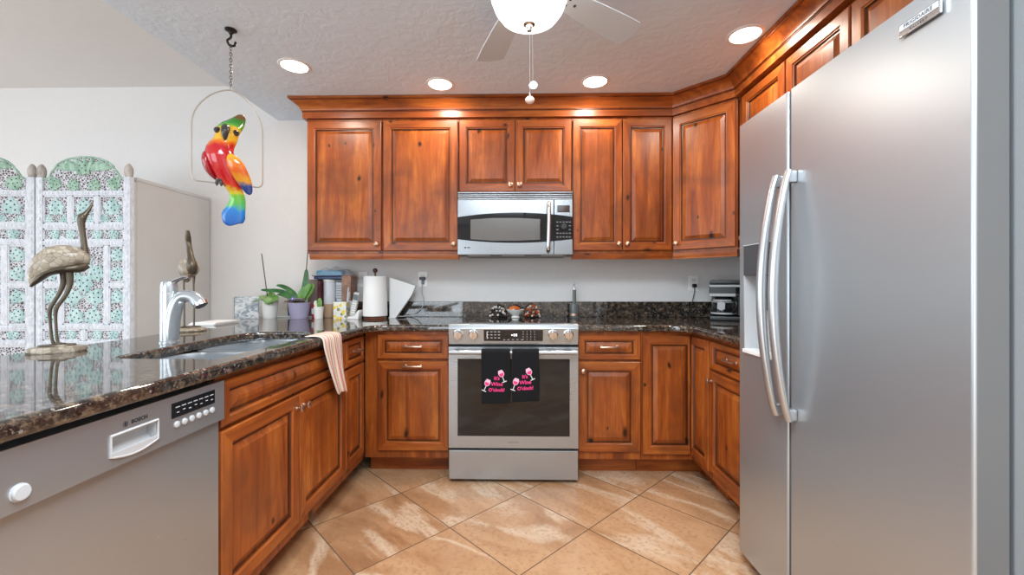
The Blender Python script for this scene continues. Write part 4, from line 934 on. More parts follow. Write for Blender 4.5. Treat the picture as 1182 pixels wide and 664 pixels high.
# ------------------------------------------------------------------ cloth
def cloth_grid(mb, path, x0, x1, nu, fold, along, m=0):
    """path: list of (p, z) points; width direction from x0 to x1; fold(u, v) -> offset along the path normal. along: 'x' width on X (path in YZ) or 'y' width on Y (path in XZ)"""
    P = [Vector((a, c)) for a, c in path]; n = len(P); ln = [0]
    for i in range(1, n): ln.append(ln[-1]+(P[i]-P[i-1]).length)
    vs = []; uv = []; fs = []
    for i in range(n):
        t = (P[min(i+1, n-1)]-P[max(i-1, 0)]).normalized(); nr = Vector((-t.y, t.x)); v = ln[i]/ln[-1]
        for k in range(nu+1):
            u = k/nu; off, sh, sz = fold(u, v); q = P[i]+nr*off; w = x0+(x1-x0)*u+sh
            vs.append((w, q.x, q.y+sz) if along == 'x' else (q.x, w, q.y+sz)); uv.append((u, v))
    for i in range(n-1):
        for k in range(nu): a = i*(nu+1)+k; fs.append((a, a+1, a+nu+2, a+nu+1))
    mb.add(vs, fs, m, uvs=uv)
def solid(o, th, sub=1):
    s = o.modifiers.new('thickness', 'SOLIDIFY'); s.thickness = th; s.offset = 0
    if sub: q = o.modifiers.new('smooth', 'SUBSURF'); q.levels = sub; q.render_levels = sub
def terry(name, col):
    m, nt, b = newmat(name); tc = N(nt, 'ShaderNodeTexCoord'); no = N(nt, 'ShaderNodeTexNoise'); sset(no, Scale=420., Detail=2.); L(nt, tc.outputs['Object'], no.inputs['Vector'])
    b.inputs['Base Color'].default_value = col; sset(b, Roughness=.95); sset(b, Specular_IOR_Level=.15); b.inputs['Sheen Weight'].default_value = .04; bump(nt, b, no.outputs['Fac'], .5, .003); return m
TERRY = terry('black_terry', (.012, .012, .013, 1)); PINK = plain('pink_stitching', rgb(235, 60, 130), .7); PALEP = plain('pale_pink_stitching', rgb(246, 190, 208), .7); WST = plain('white_stitching', rgb(225, 222, 220), .7)
yb, zb = 2.406, .773; r_ = .0195
def hand_towel(x0, x1, zlo, label, sh, ph):
    t = thing('hand_towel', label, 'towel', (0, 0, 0), 0)
    path = [(yb+.020, .60), (yb+.020, .68), (yb+.020, .75)]+[(yb+r_*math.cos(a), zb+r_*math.sin(a)) for a in [PI*k/8 for k in range(9)]]+[(yb-.020, z) for z in (.74, .70, .66, .62, .58, .54, zlo+.01, zlo)]
    f = lambda u, v: ((.0012*math.sin(7*u+ph)+.0008*math.sin(15*u+ph*2))*max(0, v-.45)*2, sh*max(0, v-.4)*(.5-u)*.5, -.006*max(0, v-.6)*math.sin(3*u+ph))
    b = MB(); cloth_grid(b, path, x0, x1, 14, f, 'x'); o = b.build('cloth', TERRY, t, recalc=False); solid(o, .005)
    b = MB(); path2 = [(yb-.0145, .74), (yb-.0145, .66), (yb-.0145, .58), (yb-.0145, zlo+.012)]
    cloth_grid(b, path2, x0+.012, x1+.004, 10, lambda u, v: (0, 0, -.004*math.sin(3*u)*v), 'x'); o = b.build('under_fold', TERRY, t, recalc=False); solid(o, .004)
    return t
YT = yb-.020-.0048
def embroidery(t, cx, zc, tilt):
    b = MB(); Mz = Matrix.Translation((cx, YT, zc)) @ Matrix.Rotation(tilt, 4, 'Y')
    b.text("It's", .028, Mz @ Matrix.Translation((.006, 0, .033)) @ FX, 0, .0009, .0008, shear=.1)
    b.text('Wine', .03, Mz @ Matrix.Translation((.006, 0, .0)) @ FX, 0, .0009, .0008, shear=.1)
    b.text("O'clock!", .027, Mz @ Matrix.Translation((.004, 0, -.033)) @ FX, 0, .0009, .0008, shear=.1)
    for gx, gz, an in ((-.048, .004, math.radians(24)), (.033, .056, math.radians(-22))):
        Mg = Mz @ Matrix.Translation((gx, 0, gz)) @ Matrix.Rotation(an, 4, 'Y')
        cup = [(-.011, .024), (-.0165, .008), (-.0155, -.004), (-.009, -.013), (0, -.016), (.009, -.013), (.0155, -.004), (.0165, .008), (.011, .024)]
        b.prism(cup, -.0008, .0008, 1, M=Mg)
        b.prism([(-.0125, .006), (-.0125, -.003), (-.007, -.010), (0, -.0125), (.007, -.010), (.0125, -.003), (.0125, .006)], -.0014, 0, 0, M=Mg)
        b.box(-.0022, .0022, -.0008, .0008, -.043, -.015, 2, 0, M=Mg); b.box(-.0135, .0135, -.0008, .0008, -.0475, -.043, 2, 0, M=Mg)
    b.build('embroidery', [PINK, PALEP, WST], t)
t = hand_towel(-.222, -.056, .486, 'black hand towel with pink wine lettering on the oven handle, the left one of two', .012, .3); embroidery(t, -.139, .597, 0)
t = hand_towel(-.047, .107, .497, 'black hand towel with pink wine lettering on the oven handle, the right one of two', -.004, 2.1); embroidery(t, .022, .607, math.radians(-4))

def stripes():
    m, nt, b = newmat('striped_tea_towel'); uv = N(nt, 'ShaderNodeUVMap'); sx = N(nt, 'ShaderNodeSeparateXYZ'); L(nt, uv.outputs[0], sx.inputs[0])
    W0 = rgb(232, 222, 210); st = [(0, W0)]
    for p, w, c in ((.06, .05, rgb(206, 142, 120)), (.16, .03, rgb(222, 170, 120)), (.24, .06, rgb(204, 132, 118)), (.36, .03, rgb(150, 96, 120)), (.43, .05, rgb(226, 172, 116)), (.55, .06, rgb(206, 138, 122)), (.66, .03, rgb(138, 80, 112)), (.73, .05, rgb(222, 160, 110)), (.84, .06, rgb(208, 144, 124)), (.94, .03, rgb(160, 104, 120))): st += [(p, c), (p+w, W0)]
    o = ramp(nt, sx.outputs[0], st); o.node.color_ramp.interpolation = 'CONSTANT'
    L(nt, o, b.inputs['Base Color']); sset(b, Roughness=.95)
    tc = N(nt, 'ShaderNodeTexCoord'); no = N(nt, 'ShaderNodeTexNoise'); sset(no, Scale=300.); L(nt, tc.outputs['Object'], no.inputs['Vector']); bump(nt, b, no.outputs['Fac'], .4, .002); return m
path = [(-.972, .925), (-.955, .926), (-.930, .9265), (-.910, .926), (-.896, .9225), (-.887, .914), (-.8835, .90), (-.884, .88), (-.8855, .84), (-.888, .78), (-.889, .72), (-.890, .66), (-.890, .615)]
def ff(u, v):
    k = max(0, v-.30)/.7
    return ((.0065*math.sin(11*u+.6)+.004*math.sin(23*u))*min(1, k*1.6)+ .003*math.sin(5*u)*(1 if v < .3 else 0)*0, .10*k + .03*k*k - (.5-u)*.05*(1-k) + (.25-v)*.10*(v < .25)*0, -.02*k*(u-.5)-.004*math.sin(9*u)*k)
b = MB(); cloth_grid(b, path, 1.90, 2.045, 26, ff, 'y'); o = b.build('dish_towel', stripes(), recalc=False); solid(o, .004)
tag(o, 'orange, cream and purple striped dish towel hanging over the counter edge by the sink', 'towel')

# ------------------------------------------------------------------ plants
def leafmat(name, a, c):
    m, nt, b = newmat(name); tc = N(nt, 'ShaderNodeTexCoord'); no = N(nt, 'ShaderNodeTexNoise'); sset(no, Scale=22., Detail=3.); L(nt, tc.outputs['Object'], no.inputs['Vector'])
    L(nt, ramp(nt, no.outputs['Fac'], [(.35, a), (.65, c)]), b.inputs['Base Color']); sset(b, Roughness=.32); return m
LEAFD = leafmat('orchid_leaf_dark', rgb(30, 78, 40), rgb(64, 116, 58)); LEAFL = leafmat('leaf_bright', rgb(74, 128, 50), rgb(120, 164, 78)); LEAFP = leafmat('leaf_pale', rgb(110, 146, 86), rgb(150, 180, 118)); SUCC = leafmat('succulent_grey_mauve', rgb(120, 116, 128), rgb(168, 166, 152)); TWIGR = leafmat('succulent_stems', rgb(120, 84, 66), rgb(150, 116, 92))
def leaf(mb, P, wmax, m=0, th=.004, cup=.25, rnd=.5, roll=None):
    pts = spline(P, 5); n = len(pts); vs = []; fs = []; cols = 7
    for i, p in enumerate(pts):
        u = i/(n-1); w = wmax*(math.sin(PI*min(1, u*.93+.07))**rnd)
        t = (pts[min(i+1, n-1)]-pts[max(i-1, 0)]).normalized(); up = Vector(roll) if roll else Vector((0, 0, 1))
        if abs(t.dot(up)) > .96: up = Vector((0, -1, 0))
        a = t.cross(up).normalized(); b_ = a.cross(t).normalized()
        for s in (1, -1):
            for k in range(cols):
                q = -1+2*k/(cols-1); e = (1-abs(q)**3)
                vs.append(p+a*w*q+b_*(cup*w*abs(q)**1.5+s*th*.5*e))
    r = 2*cols
    for i in range(n-1):
        for k in range(cols-1):
            A = i*r+k; B = i*r+cols+k
            fs.append((A, A+1, A+r+1, A+r)); fs.append((B+1, B, B+r, B+r+1))
        fs.append((i*r, i*r+r, i*r+r+cols, i*r+cols)); fs.append((i*r+cols-1, i*r+2*cols-1, i*r+r+2*cols-1, i*r+r+cols-1))
    mb.add(vs, fs, m)
def pot(t, prof, mat, soil=True):
    b = MB(); b.lathe(prof, seg=32); b.build('pot', mat, t)
    if soil: 
        z = prof[len(prof)//2][1]
        b = MB(); b.lathe([(0, z-.012), (prof[-1][0] if False else prof[3][0]*.88, z-.014)], seg=24, cap=False); b.build('soil', plain('bark_soil', rgb(70, 52, 40), .95), t)
t = thing('potted_orchid', 'small orchid in a tapered white pot with round leaves and a thin stake', 'potted plant', (-1.795, 2.99, ZCT))
pot(t, [(0, 0), (.042, 0), (.044, .004), (.057, .128), (.0575, .132), (.052, .131), (.048, .10), (0, .098)], CERAM)
b = MB()
for P, w in (([(0, 0, .115), (-.03, -.02, .14), (-.075, -.035, .135), (-.108, -.04, .122)], .04), ([(0, 0, .12), (.015, -.03, .145), (.03, -.052, .135), (.03, -.066, .10)], .052), ([(0, 0, .12), (-.01, .03, .15), (-.03, .05, .175), (-.05, .06, .18)], .03)): leaf(b, P, w, 0, roll=(0, -.5, 1))
b.build('leaf', LEAFP, t, sharp=80)
b = MB()
for P, w in (([(.01, 0, .12), (.02, -.02, .16), (.035, -.03, .19), (.052, -.035, .198)], .03), ([(0, -.01, .115), (.03, -.05, .125), (.075, -.06, .14), (.10, -.06, .145)], .036)): leaf(b, P, w, 0, roll=(0, -.7, .7))
b.build('leaf', LEAFL, t, sharp=80)
b = MB(); b.tube([(-.012, 0, .10), (-.04, .005, .29), (-.066, .008, .465)], .0035, 0, 8); b.build('stake', STEM, t)
PURP = plain('lavender_pot', rgb(168, 162, 190), .35)
t = thing('potted_orchid', 'orchid in a lavender pot with long dark strap leaves and pale succulents', 'potted plant', (-1.567, 2.96, ZCT))
pot(t, [(0, 0), (.054, 0), (.057, .004), (.072, .105), (.075, .116), (.069, .115), (.064, .09), (0, .088)], PURP)
b = MB()
for P, w in (([(-.005, 0, .11), (-.05, -.01, .165), (-.13, -.015, .195), (-.205, -.02, .20), (-.265, -.02, .205)], .015), ([(0, 0, .115), (-.04, .0, .18), (-.11, .0, .225), (-.165, .0, .238)], .016), ([(.0, -.02, .11), (-.04, -.03, .145), (-.09, -.03, .165), (-.14, -.03, .175)], .015)): leaf(b, P, w, 0, rnd=.45, roll=(.1, -.85, .5))
leaf(b, [(.0, .0, .11), (.035, .0, .19), (.05, .0, .27), (.052, .0, .355)], .024, 0, rnd=.5, roll=(0, -1, .1))
b.build('leaf', LEAFD, t, sharp=80)
b = MB()
for P, w in (([(.01, -.005, .11), (.04, -.015, .17), (.07, -.015, .22), (.088, -.012, .248)], .022), ([(.02, 0, .11), (.06, -.01, .16), (.092, -.005, .215), (.098, 0, .25)], .02), ([(.0, 0, .11), (.012, -.01, .16), (.03, -.01, .2), (.045, -.01, .225)], .02)): leaf(b, P, w, 0, rnd=.5, roll=(.1, -.9, .4))
b.build('leaf', LEAFL, t, sharp=80)
b = MB(); R = random.Random(4)
for cx, cy, cz, s in ((-.035, -.05, .122, .038), (.035, -.055, .126, .042), (.0, -.03, .132, .03)):
    for ring, (n, tilt, ln) in enumerate(((8, .25, 1), (7, .7, .8), (5, 1.15, .55))):
        for k in range(n):
            a = 2*PI*k/n+ring*.4; d = Vector((math.cos(a)*math.cos(tilt), math.sin(a)*math.cos(tilt), math.sin(tilt)))
            c0 = Vector((cx, cy, cz)); leaf(b, [c0+d*.004, c0+d*s*ln*.5, c0+d*s*ln*.8, c0+d*s*ln], s*.23, 0, th=.005, rnd=.6)
b.build('succulent', SUCC, t, sharp=80)
b = MB()
for k in range(9):
    a = -PI*.95+k*.26; b.tube(bez((.02*math.cos(a), .02*math.sin(a), .112), (.06*math.cos(a), .06*math.sin(a), .125), (.09*math.cos(a), .07*math.sin(a), .125), ((.10+.02*R.random())*math.cos(a), .08*math.sin(a), .112+.02*R.random()), 6), .0028, 0, 6)
b.build('trailing_stem', TWIGR, t)
b = MB(); b.tube([(.03, .004, .10), (.048, .006, .36), (.062, .008, .54)], .0035, 0, 8); b.build('stake', STEM, t)
b = MB()
for k in range(6): a = k*PI/3; leaf(b, [(.0, -.085, .145), (.006*math.cos(a), -.088, .145+.006*math.sin(a)), (.013*math.cos(a), -.09, .145+.013*math.sin(a))], .006, 0, th=.002, roll=(0, -1, 0))
b.ball((0, -.09, .145), .004, 1, 8); b.build('flower', [plain('violet_petal', rgb(120, 104, 190), .6), PAPER], t)
t = thing('potted_succulent', 'tiny white pot holding one upright green leaf, right of the lavender pot', 'potted plant', (-1.428, 2.96, ZCT))
pot(t, [(0, 0), (.027, 0), (.029, .003), (.034, .083), (.0345, .086), (.031, .085), (.029, .07), (0, .068)], CERAM)
b = MB(); leaf(b, [(.004, 0, .07), (.01, -.004, .10), (.012, -.006, .125), (.008, -.004, .148)], .018, 0, roll=(0, -1, .1)); b.build('leaf', LEAFL, t, sharp=80)
b = MB(); leaf(b, [(-.004, 0, .07), (-.016, -.003, .09), (-.022, -.004, .112), (-.018, -.002, .13)], .011, 0, roll=(.2, -1, .1)); b.build('leaf', plain('white_variegated_leaf', rgb(220, 222, 205), .4), t, sharp=80)

# ------------------------------------------------------------------ counter clutter
Z = ZCT
def one(name, mb, mats, label, cat, sharp=35, **k):
    o = mb.build(name, mats, sharp=sharp); tag(o, label, cat); return o
b = MB(); b.box(-1.87, -1.50, 3.05, 3.145, Z, Z+.012, 0, .005); b.box(-1.862, -1.508, 3.058, 3.137, Z+.0105, Z+.0125, 1, 0)
one('tray', b, [WHITE, LGREY], 'low white tray under the small cups behind the orchids', 'tray')
def cup(x, y, r, h, mat, label):
    b = MB(); b.lathe([(0, 0), (r*.85, 0), (r*.87, .003), (r, h), (r*.93, h), (r*.82, .006), (0, .005)], c=(x, y, Z+.0128), seg=26); one('cup', b, mat, label, 'cup')
cup(-1.70, 3.095, .026, .098, plain('slate_blue_glaze', rgb(62, 86, 110), .3), 'slate blue cup on the white tray between the two orchid pots')
cup(-1.638, 3.10, .018, .10, CERAM, 'slim white cup on the white tray just right of the blue cup')
# frosted picture tile and paper at counter end
def marble():
    m, nt, b = newmat('grey_marbled_tile'); tc = N(nt, 'ShaderNodeTexCoord'); mp = N(nt, 'ShaderNodeMapping'); mp.inputs['Rotation'].default_value = (0, .7, 0); mp.inputs['Scale'].default_value = (1, 1, 2.2); L(nt, tc.outputs['Object'], mp.inputs['Vector'])
    no = N(nt, 'ShaderNodeTexNoise'); sset(no, Scale=16., Detail=6., Distortion=1.6); L(nt, mp.outputs[0], no.inputs['Vector'])
    L(nt, ramp(nt, no.outputs['Fac'], [(.36, rgb(96, 104, 110)), (.48, rgb(160, 166, 168)), (.56, rgb(208, 206, 202)), (.7, rgb(186, 186, 184))]), b.inputs['Base Color']); sset(b, Roughness=.12); return m
t = thing('picture_tile', 'square grey marbled tile standing upright at the end of the peninsula counter', 'tile', (-1.94, 2.95, Z), .12)
b = MB(); b.box(-.078, .084, -.005, .005, .002, .158, 0, .001); b.build('tile', marble(), t)
b = MB(); b.box(-.088, -.078, -.012, .012, 0, .155, 0, .002); b.build('stand', LGREY, t)
b = MB()
for k in range(4): b.box(-1.955+.003*k, -1.80+.002*k, 2.44+.004*k, 2.66+.003*k, Z+.004*k+.0005, Z+.004*k+.0042, 0, .0008)
one('paper_stack', b, PAPER, 'short stack of white papers on the counter end, left of the marbled tile', 'paper')

# storage corner
BAGM, nt_, b_ = newmat('clear_plastic_bag'); b_.inputs['Base Color'].default_value = (.88, .95, 1, 1); sset(b_, Roughness=.1, Alpha=.24)
BLUE = plain('blue_packaging', rgb(96, 178, 216), .35); NAVY = plain('navy_tray', rgb(58, 72, 108), .35)
CLEARP, nt_, b_ = newmat('clear_plastic'); b_.inputs['Base Color'].default_value = (.9, .92, .94, 1); sset(b_, Roughness=.12, IOR=1.25); b_.inputs['Transmission Weight'].default_value = .5
t = thing('food_canister', 'tall white and clear food canister half filled with tan food, right of the lavender pot', 'canister', (-1.405, 3.085, Z))
b = MB(); b.lathe([(0, 0), (.040, 0), (.043, .004), (.043, .10), (.043, .262), (0, .262)], seg=30, m=[0, 0, 0, 1, 1]); b.build('jar', [plain('tan_food', rgb(206, 172, 138), .5), plain('milky_plastic', rgb(226, 228, 232), .25)], t)
b = MB(); b.lathe([(0, .2625), (.045, .2625), (.046, .266), (.046, .278), (.043, .281), (0, .281)], seg=30); b.build('lid', WHITE, t)
t = thing('food_canister', 'grey printed clear canister between the tall white canister and the brown paper bag', 'canister', (-1.325, 3.10, Z))
b = MB(); b.box(-.030, .032, -.035, .035, 0, .262, 0, .008); b.build('jar', plain('smoky_plastic', rgb(190, 194, 200), .2), t)
b = MB(); 
for k in range(6): b.box(-.022, .022-.006*(k % 3), -.0358, -.0352, .14+k*.018, .146+k*.018, 0, 0)
b.build('printed_label', GREYP, t); b = MB(); b.box(-.032, .034, -.037, .037, .2625, .281, 0, .004); b.build('lid', GREYP, t)
b = MB(); R = random.Random(3); pts = [(-1.292, .0), (-1.222, .0), (-1.222, .30), (-1.232, .312), (-1.252, .305), (-1.276, .314), (-1.292, .30)]
b.prism([(x, Z+z) for x, z in pts], 3.02, 3.14, 0, 'xz', .004)
one('paper_bag', b, leafmat('brown_kraft_paper', rgb(120, 78, 52), rgb(156, 108, 76)), 'brown paper bag standing at the right of the canisters', 'bag')
b = MB(); b.box(-1.50, -1.292, 3.03, 3.145, 1.2015, 1.222, 0, .006); b.box(-1.51, -1.282, 3.022, 3.146, 1.222, 1.2275, 0, .002)
o = one('storage_tray', b, NAVY, 'flat navy blue tray lying on top of the canisters', 'tray')
b = MB(); bpr = [(-1.515, 1.228), (-1.285, 1.228), (-1.24, 1.245), (-1.222, 1.275), (-1.245, 1.282), (-1.29, 1.270), (-1.36, 1.292), (-1.44, 1.288), (-1.49, 1.262)]
b2 = bmesh.new(); bmesh.ops.create_grid(b2, x_segments=22, y_segments=10, size=1)
top = [v.co.copy() for v in b2.verts]; b2.free()
nx, ny = 23, 11; vs = []; fs = []; R = random.Random(9)
for side in (1, 0):
    for j in range(ny):
        for i in range(nx):
            u = i/(nx-1); v = j/(ny-1); e = (math.sin(PI*u)**.5)*(math.sin(PI*v)**.5)
            z = 1.2290+side*e*(.056+.009*math.sin(u*21+v*5)+.007*math.sin(v*17+u*9)); z += side*.018*max(0, u-.8)*5*(.5+.5*math.sin(v*9))*e
            vs.append((-1.52+.295*u, 3.03+.11*v, z))
q = nx*ny
for j in range(ny-1):
    for i in range(nx-1):
        a = j*nx+i; fs.append((a, a+1, a+nx+1, a+nx)); fs.append((q+a+1, q+a, q+a+nx, q+a+nx+1))
b.add(vs, fs, 0); bmesh.ops.remove_doubles(b.bm, verts=b.bm.verts[:], dist=.0004)
t = thing('plastic_bag', 'crinkled clear plastic bag with a blue pack inside, on top of the navy tray', 'bag', (0, 0, 0))
b.build('bag', BAGM, t, sharp=60); b = MB(); b.box(-1.49, -1.30, 3.045, 3.125, 1.2295, 1.266, 0, .010); b.box(-1.40, -1.29, 3.048, 3.056, 1.231, 1.248, 1, .003); b.build('pack', [BLUE, DGREY], t)
b = MB(); b.box(-1.555, -1.478, 3.05, 3.13, Z+.013, 1.20, 0, .004); one('carton', b, plain('brown_grey_carton', rgb(128, 112, 104), .6), 'grey brown carton behind the lavender pot, under the plastic bag', 'carton')
b = MB(); b.box(-1.472, -1.45, 3.03, 3.12, Z, 1.19, 0, .003); one('carton', b, plain('dark_red_carton', rgb(96, 40, 46), .5), 'narrow dark red carton left of the tall white canister', 'carton')
b = MB(); b.prism([(-1.502, Z), (-1.456, Z), (-1.452, Z+.10), (-1.468, Z+.115), (-1.49, Z+.108), (-1.506, Z+.10)], 3.005, 3.028, 0, 'xz', .006); b.prism([(-1.50, Z+.03), (-1.459, Z+.03), (-1.457, Z+.07), (-1.502, Z+.07)], 3.003, 3.0055, 1, 'xz')
one('snack_packet', b, [plain('red_packet', rgb(196, 50, 72), .35), PAPER], 'red and white snack packet behind the tiny succulent pot', 'packet')
# lemon tin with pens
t = thing('utensil_tin', 'square white tin with a yellow lemon pattern, holding pens', 'tin', (-1.265, 2.965, Z))
def lemon():
    m, nt, b = newmat('lemon_print'); tc = N(nt, 'ShaderNodeTexCoord'); mp = N(nt, 'ShaderNodeMapping'); mp.inputs['Scale'].default_value = (42, 42, 38); L(nt, tc.outputs['Object'], mp.inputs['Vector'])
    vo = N(nt, 'ShaderNodeTexVoronoi'); sset(vo, Scale=1., Randomness=.8); L(nt, mp.outputs[0], vo.inputs['Vector']); sp = N(nt, 'ShaderNodeSeparateColor'); L(nt, vo.outputs['Color'], sp.inputs[0])
    c = mix(nt, math_n(nt, 'LESS_THAN', vo.outputs['Distance'], .46), rgb(228, 228, 220), mix(nt, math_n(nt, 'GREATER_THAN', sp.outputs[0], .68), rgb(238, 206, 60), rgb(128, 138, 110)))
    L(nt, c, b.inputs['Base Color']); sset(b, Roughness=.35); return m
b = MB()
for a, c, d, e in ((-.045, .045, -.035, -.032), (-.045, .045, .032, .035), (-.045, -.042, -.032, .032), (.042, .045, -.032, .032)): b.box(a, c, d, e, 0, .118, 0, .001)
b.box(-.042, .042, -.032, .032, 0, .003, 0, 0); b.build('tin', lemon(), t)
b = MB(); b.tube([(-.045, -.0345, .118), (.045, -.0345, .118), (.045, .0345, .118), (-.045, .0345, .118)], .0022, 0, 6, closed=True); b.build('rim', NICKEL, t)
for k, (x, y, tx, ty, h, c) in enumerate(((.03, .0, .012, .01, .225, (.7, .7, .72)), (.022, .012, .02, .01, .19, (.8, .8, .82)), (-.02, .005, -.03, .012, .15, (.05, .05, .06)))):
    b = MB(); b.tube([(x, y, .004), (x+tx, y+ty, h-.02), (x+tx*1.1, y+ty*1.1, h)], [.0045, .0045, .002], 0, 10); o = b.build('pen', plain('pen_body_%s' % 'abc'[k], c, .3), None); o.location = (-1.265, 2.965, Z)
    tag(o, ['tallest silver pen in the lemon tin', 'white pen leaning right in the lemon tin', 'black pen at the left of the lemon tin'][k], 'pen')
b = MB(); b.box(-1.240, -1.212, 3.005, 3.018, Z, Z+.125, 0, .003, M=None); one('note_pad', b, WHITE, 'slim white notepad standing right of the lemon tin', 'notepad')
t = thing('cordless_phone', 'silver cordless phone upright in its white charging base', 'phone', (-1.172, 2.95, Z))
b = MB(); b.prism([(-.04, 0), (.042, 0), (.050, .06), (.042, .064), (.012, .022), (-.03, .018)], -.035, .035, 0, 'xz', .003); b.build('charging_base', WHITE, t)
Mh = Matrix.Translation((-.012, 0, .018)) @ Matrix.Rotation(math.radians(12), 4, 'Y')
b = MB(); b.box(-.021, .021, -.011, .014, .0, .175, 0, .008, M=Mh); b.box(-.016, .016, -.0122, -.0105, .118, .156, 1, .001, M=Mh)
for i in range(3):
    for j in range(5): b.box(-.014+i*.0105, -.0065+i*.0105, -.0124, -.0105, .025+j*.016, .034+j*.016, 2, .001, M=Mh)
b.build('handset', [plain('silver_plastic', rgb(178, 176, 172), .35, .3), BLACKGLASS, WHITE], t)
# paper towels
t = thing('paper_towel_holder', 'white paper towel roll on an upright holder with a dark knob', 'paper towel', (-1.034, 2.985, Z))
b = MB(); b.lathe([(0, 0), (.078, 0), (.08, .006), (.076, .014), (.02, .018), (.008, .02), (.008, .325), (0, .326)], seg=36); b.build('stand', leafmat('reddish_wood_stand', rgb(88, 46, 30), rgb(120, 70, 48)), t)
b = MB(); b.ball((0, 0, .342), .0175, 0, 18); b.build('knob', plain('dark_ball', rgb(70, 42, 34), .3), t)
b = MB(); b.lathe([(.021, .0205), (.084, .0205), (.0845, .026), (.079, .298), (.077, .301), (.021, .301), (.021, .0205)], seg=48, cap=False); b.build('paper_roll', plain('towel_paper', rgb(242, 241, 238), .95), t)
# wedge
t = thing('smart_display', 'white wedge-shaped device tapering to its foot, right of the paper towels', 'device', (-.918, 3.05, Z))
b = MB(); b.prism([(-.03, .0), (.018, .0), (.135, .165), (.163, .235), (-.015, .292), (-.03, .293)], -.02, .02, 0, 'xz', .006); b.build('body', WHITE, t)
b = MB(); b.box(-.03, .02, -.034, .034, 0, .006, 0, .002); b.build('foot', WHITE, t)
b = MB(); b.tube(spline([(.018, 0, .012), (.08, .02, .012), (.14, .055, .03), (.185, .09, .075), (.195, .098, .13), (.182, .098, .18), (.183, .1, .235), (.185, .106, .262)], 6), .0032, 0, 8); b.build('cord', LGREY, t)
b = MB(); b.box(.162, .205, .085, .1125, .278, .300, 1, .004); b.box(.176, .196, .098, .113, .245, .278, 0, .004); b.build('plug', [GREYP, DGREY], t)

def outlet(x, z, label, switch=False, plug=False):
    t = thing('light_switch' if switch else 'wall_outlet', label, 'switch' if switch else 'outlet', (x, YW, z))
    b = MB(); b.box(-.035, .035, -.006, -.0003, -.057, .057, 0, .002); b.build('cover_plate', PLATE, t)
    b = MB()
    if switch: b.box(-.016, .016, -.009, -.006, -.033, .033, 0, .002)
    else:
        for zz in (-.02, .02):
            b.box(-.017, .017, -.0075, -.006, zz-.014, zz+.014, 0, .001)
            for xx in (-.006, .006): b.box(xx-.001, xx+.001, -.0079, -.0074, zz-.001, zz+.007, 1, 0)
    b.build('rocker' if switch else 'socket', [WHITE, BLACK], t); return t
outlet(-.735, 1.203, 'white wall outlet with the white device plugged in, right of the paper towels')
outlet(1.292, 1.173, 'white wall outlet with a black plug, left of the coffee maker')
outlet(-1.19, 1.203, 'white light switch plate half hidden behind the paper towel roll', switch=True)

# bowl and beads on the cooktop, oil bottle
ZK = .9285
t = thing('pedestal_bowl', 'small white footed bowl with an orange ornament in it, on the cooktop', 'bowl', (-.034, 2.985, ZK))
b = MB(); b.lathe([(0, 0), (.030, 0), (.031, .004), (.024, .010), (.026, .016), (.05, .034), (.066, .056), (.0665, .058), (.062, .057), (.045, .038), (.02, .022), (0, .020)], seg=36); b.build('bowl', CERAM, t)
b = MB(); R = random.Random(12)
for k in range(9): b.ball((-.03+R.random()*.05, -.02+R.random()*.04, .054+R.random()*.02), .014+.006*R.random(), 0 if k % 3 else 1, 10)
b.build('ornament', [plain('amber_glass', rgb(214, 110, 40), .15), PAPER], t)
def garland(name, cx, wd, h, label, mats, seed):
    b = MB(); R = random.Random(seed)
    for k in range(120):
        u = R.random()*2-1; x = cx+wd*u; z = ZK+.0098+h*R.random()*math.sqrt(max(.05, 1-u*u)); y = 3.0+.055*(R.random()*2-1)
        b.ball((x, y, z), .0055+.004*R.random(), R.choice((0, 0, 1, 1, 2)), 8)
    for k in range(6):
        P = [(cx+wd*(R.random()*2-1)*.9, 3.0+.05*(R.random()*2-1), ZK+.010+h*.7*R.random()) for _ in range(5)]; b.tube(spline(P, 5), .002, 3, 6)
    o = b.build(name, mats); tag(o, label, 'garland')
GB = plain('smoky_bead', rgb(56, 50, 48), .15); GW = plain('frosted_bead', rgb(214, 204, 198), .25); GA = plain('amber_bead', rgb(176, 84, 36), .15)
garland('beaded_garland', -.158, .055, .072, 'bunch of smoky and frosted beads left of the white footed bowl', [GB, GW, GB, STEM], 5)
garland('beaded_garland', .086, .052, .076, 'bunch of amber and frosted beads right of the white footed bowl', [GW, GA, GA, STEM], 8)
t = thing('oil_bottle', 'grey oil bottle with a tall neck and steel pourer, right of the range', 'bottle', (.392, 3.06, Z))
b = MB(); b.lathe([(0, 0), (.033, 0), (.035, .004), (.035, .095), (.031, .104), (.016, .11), (.013, .118), (.0125, .20), (.0135, .205), (0, .205)], seg=28); b.build('bottle', plain('grey_glass', rgb(112, 116, 114), .12, .0, Transmission_Weight=.25), t)
b = MB(); b.lathe([(.0355, .018), (.0357, .02), (.0357, .032), (.0355, .034)], seg=28, cap=False); b.build('copper_band', COPPER, t)
b = MB(); b.lathe([(.009, .2052), (.009, .218), (.006, .224), (0, .224)], seg=16); b.tube(spline([(0, 0, .22), (-.001, 0, .24), (.004, 0, .252), (.001, 0, .262)], 4), [.006]*4+[.005]*4+[.003]*5, 0, 10); b.ball((-.007, -.002, .236), .007, 0, 10); b.build('pourer', CHROME, t)

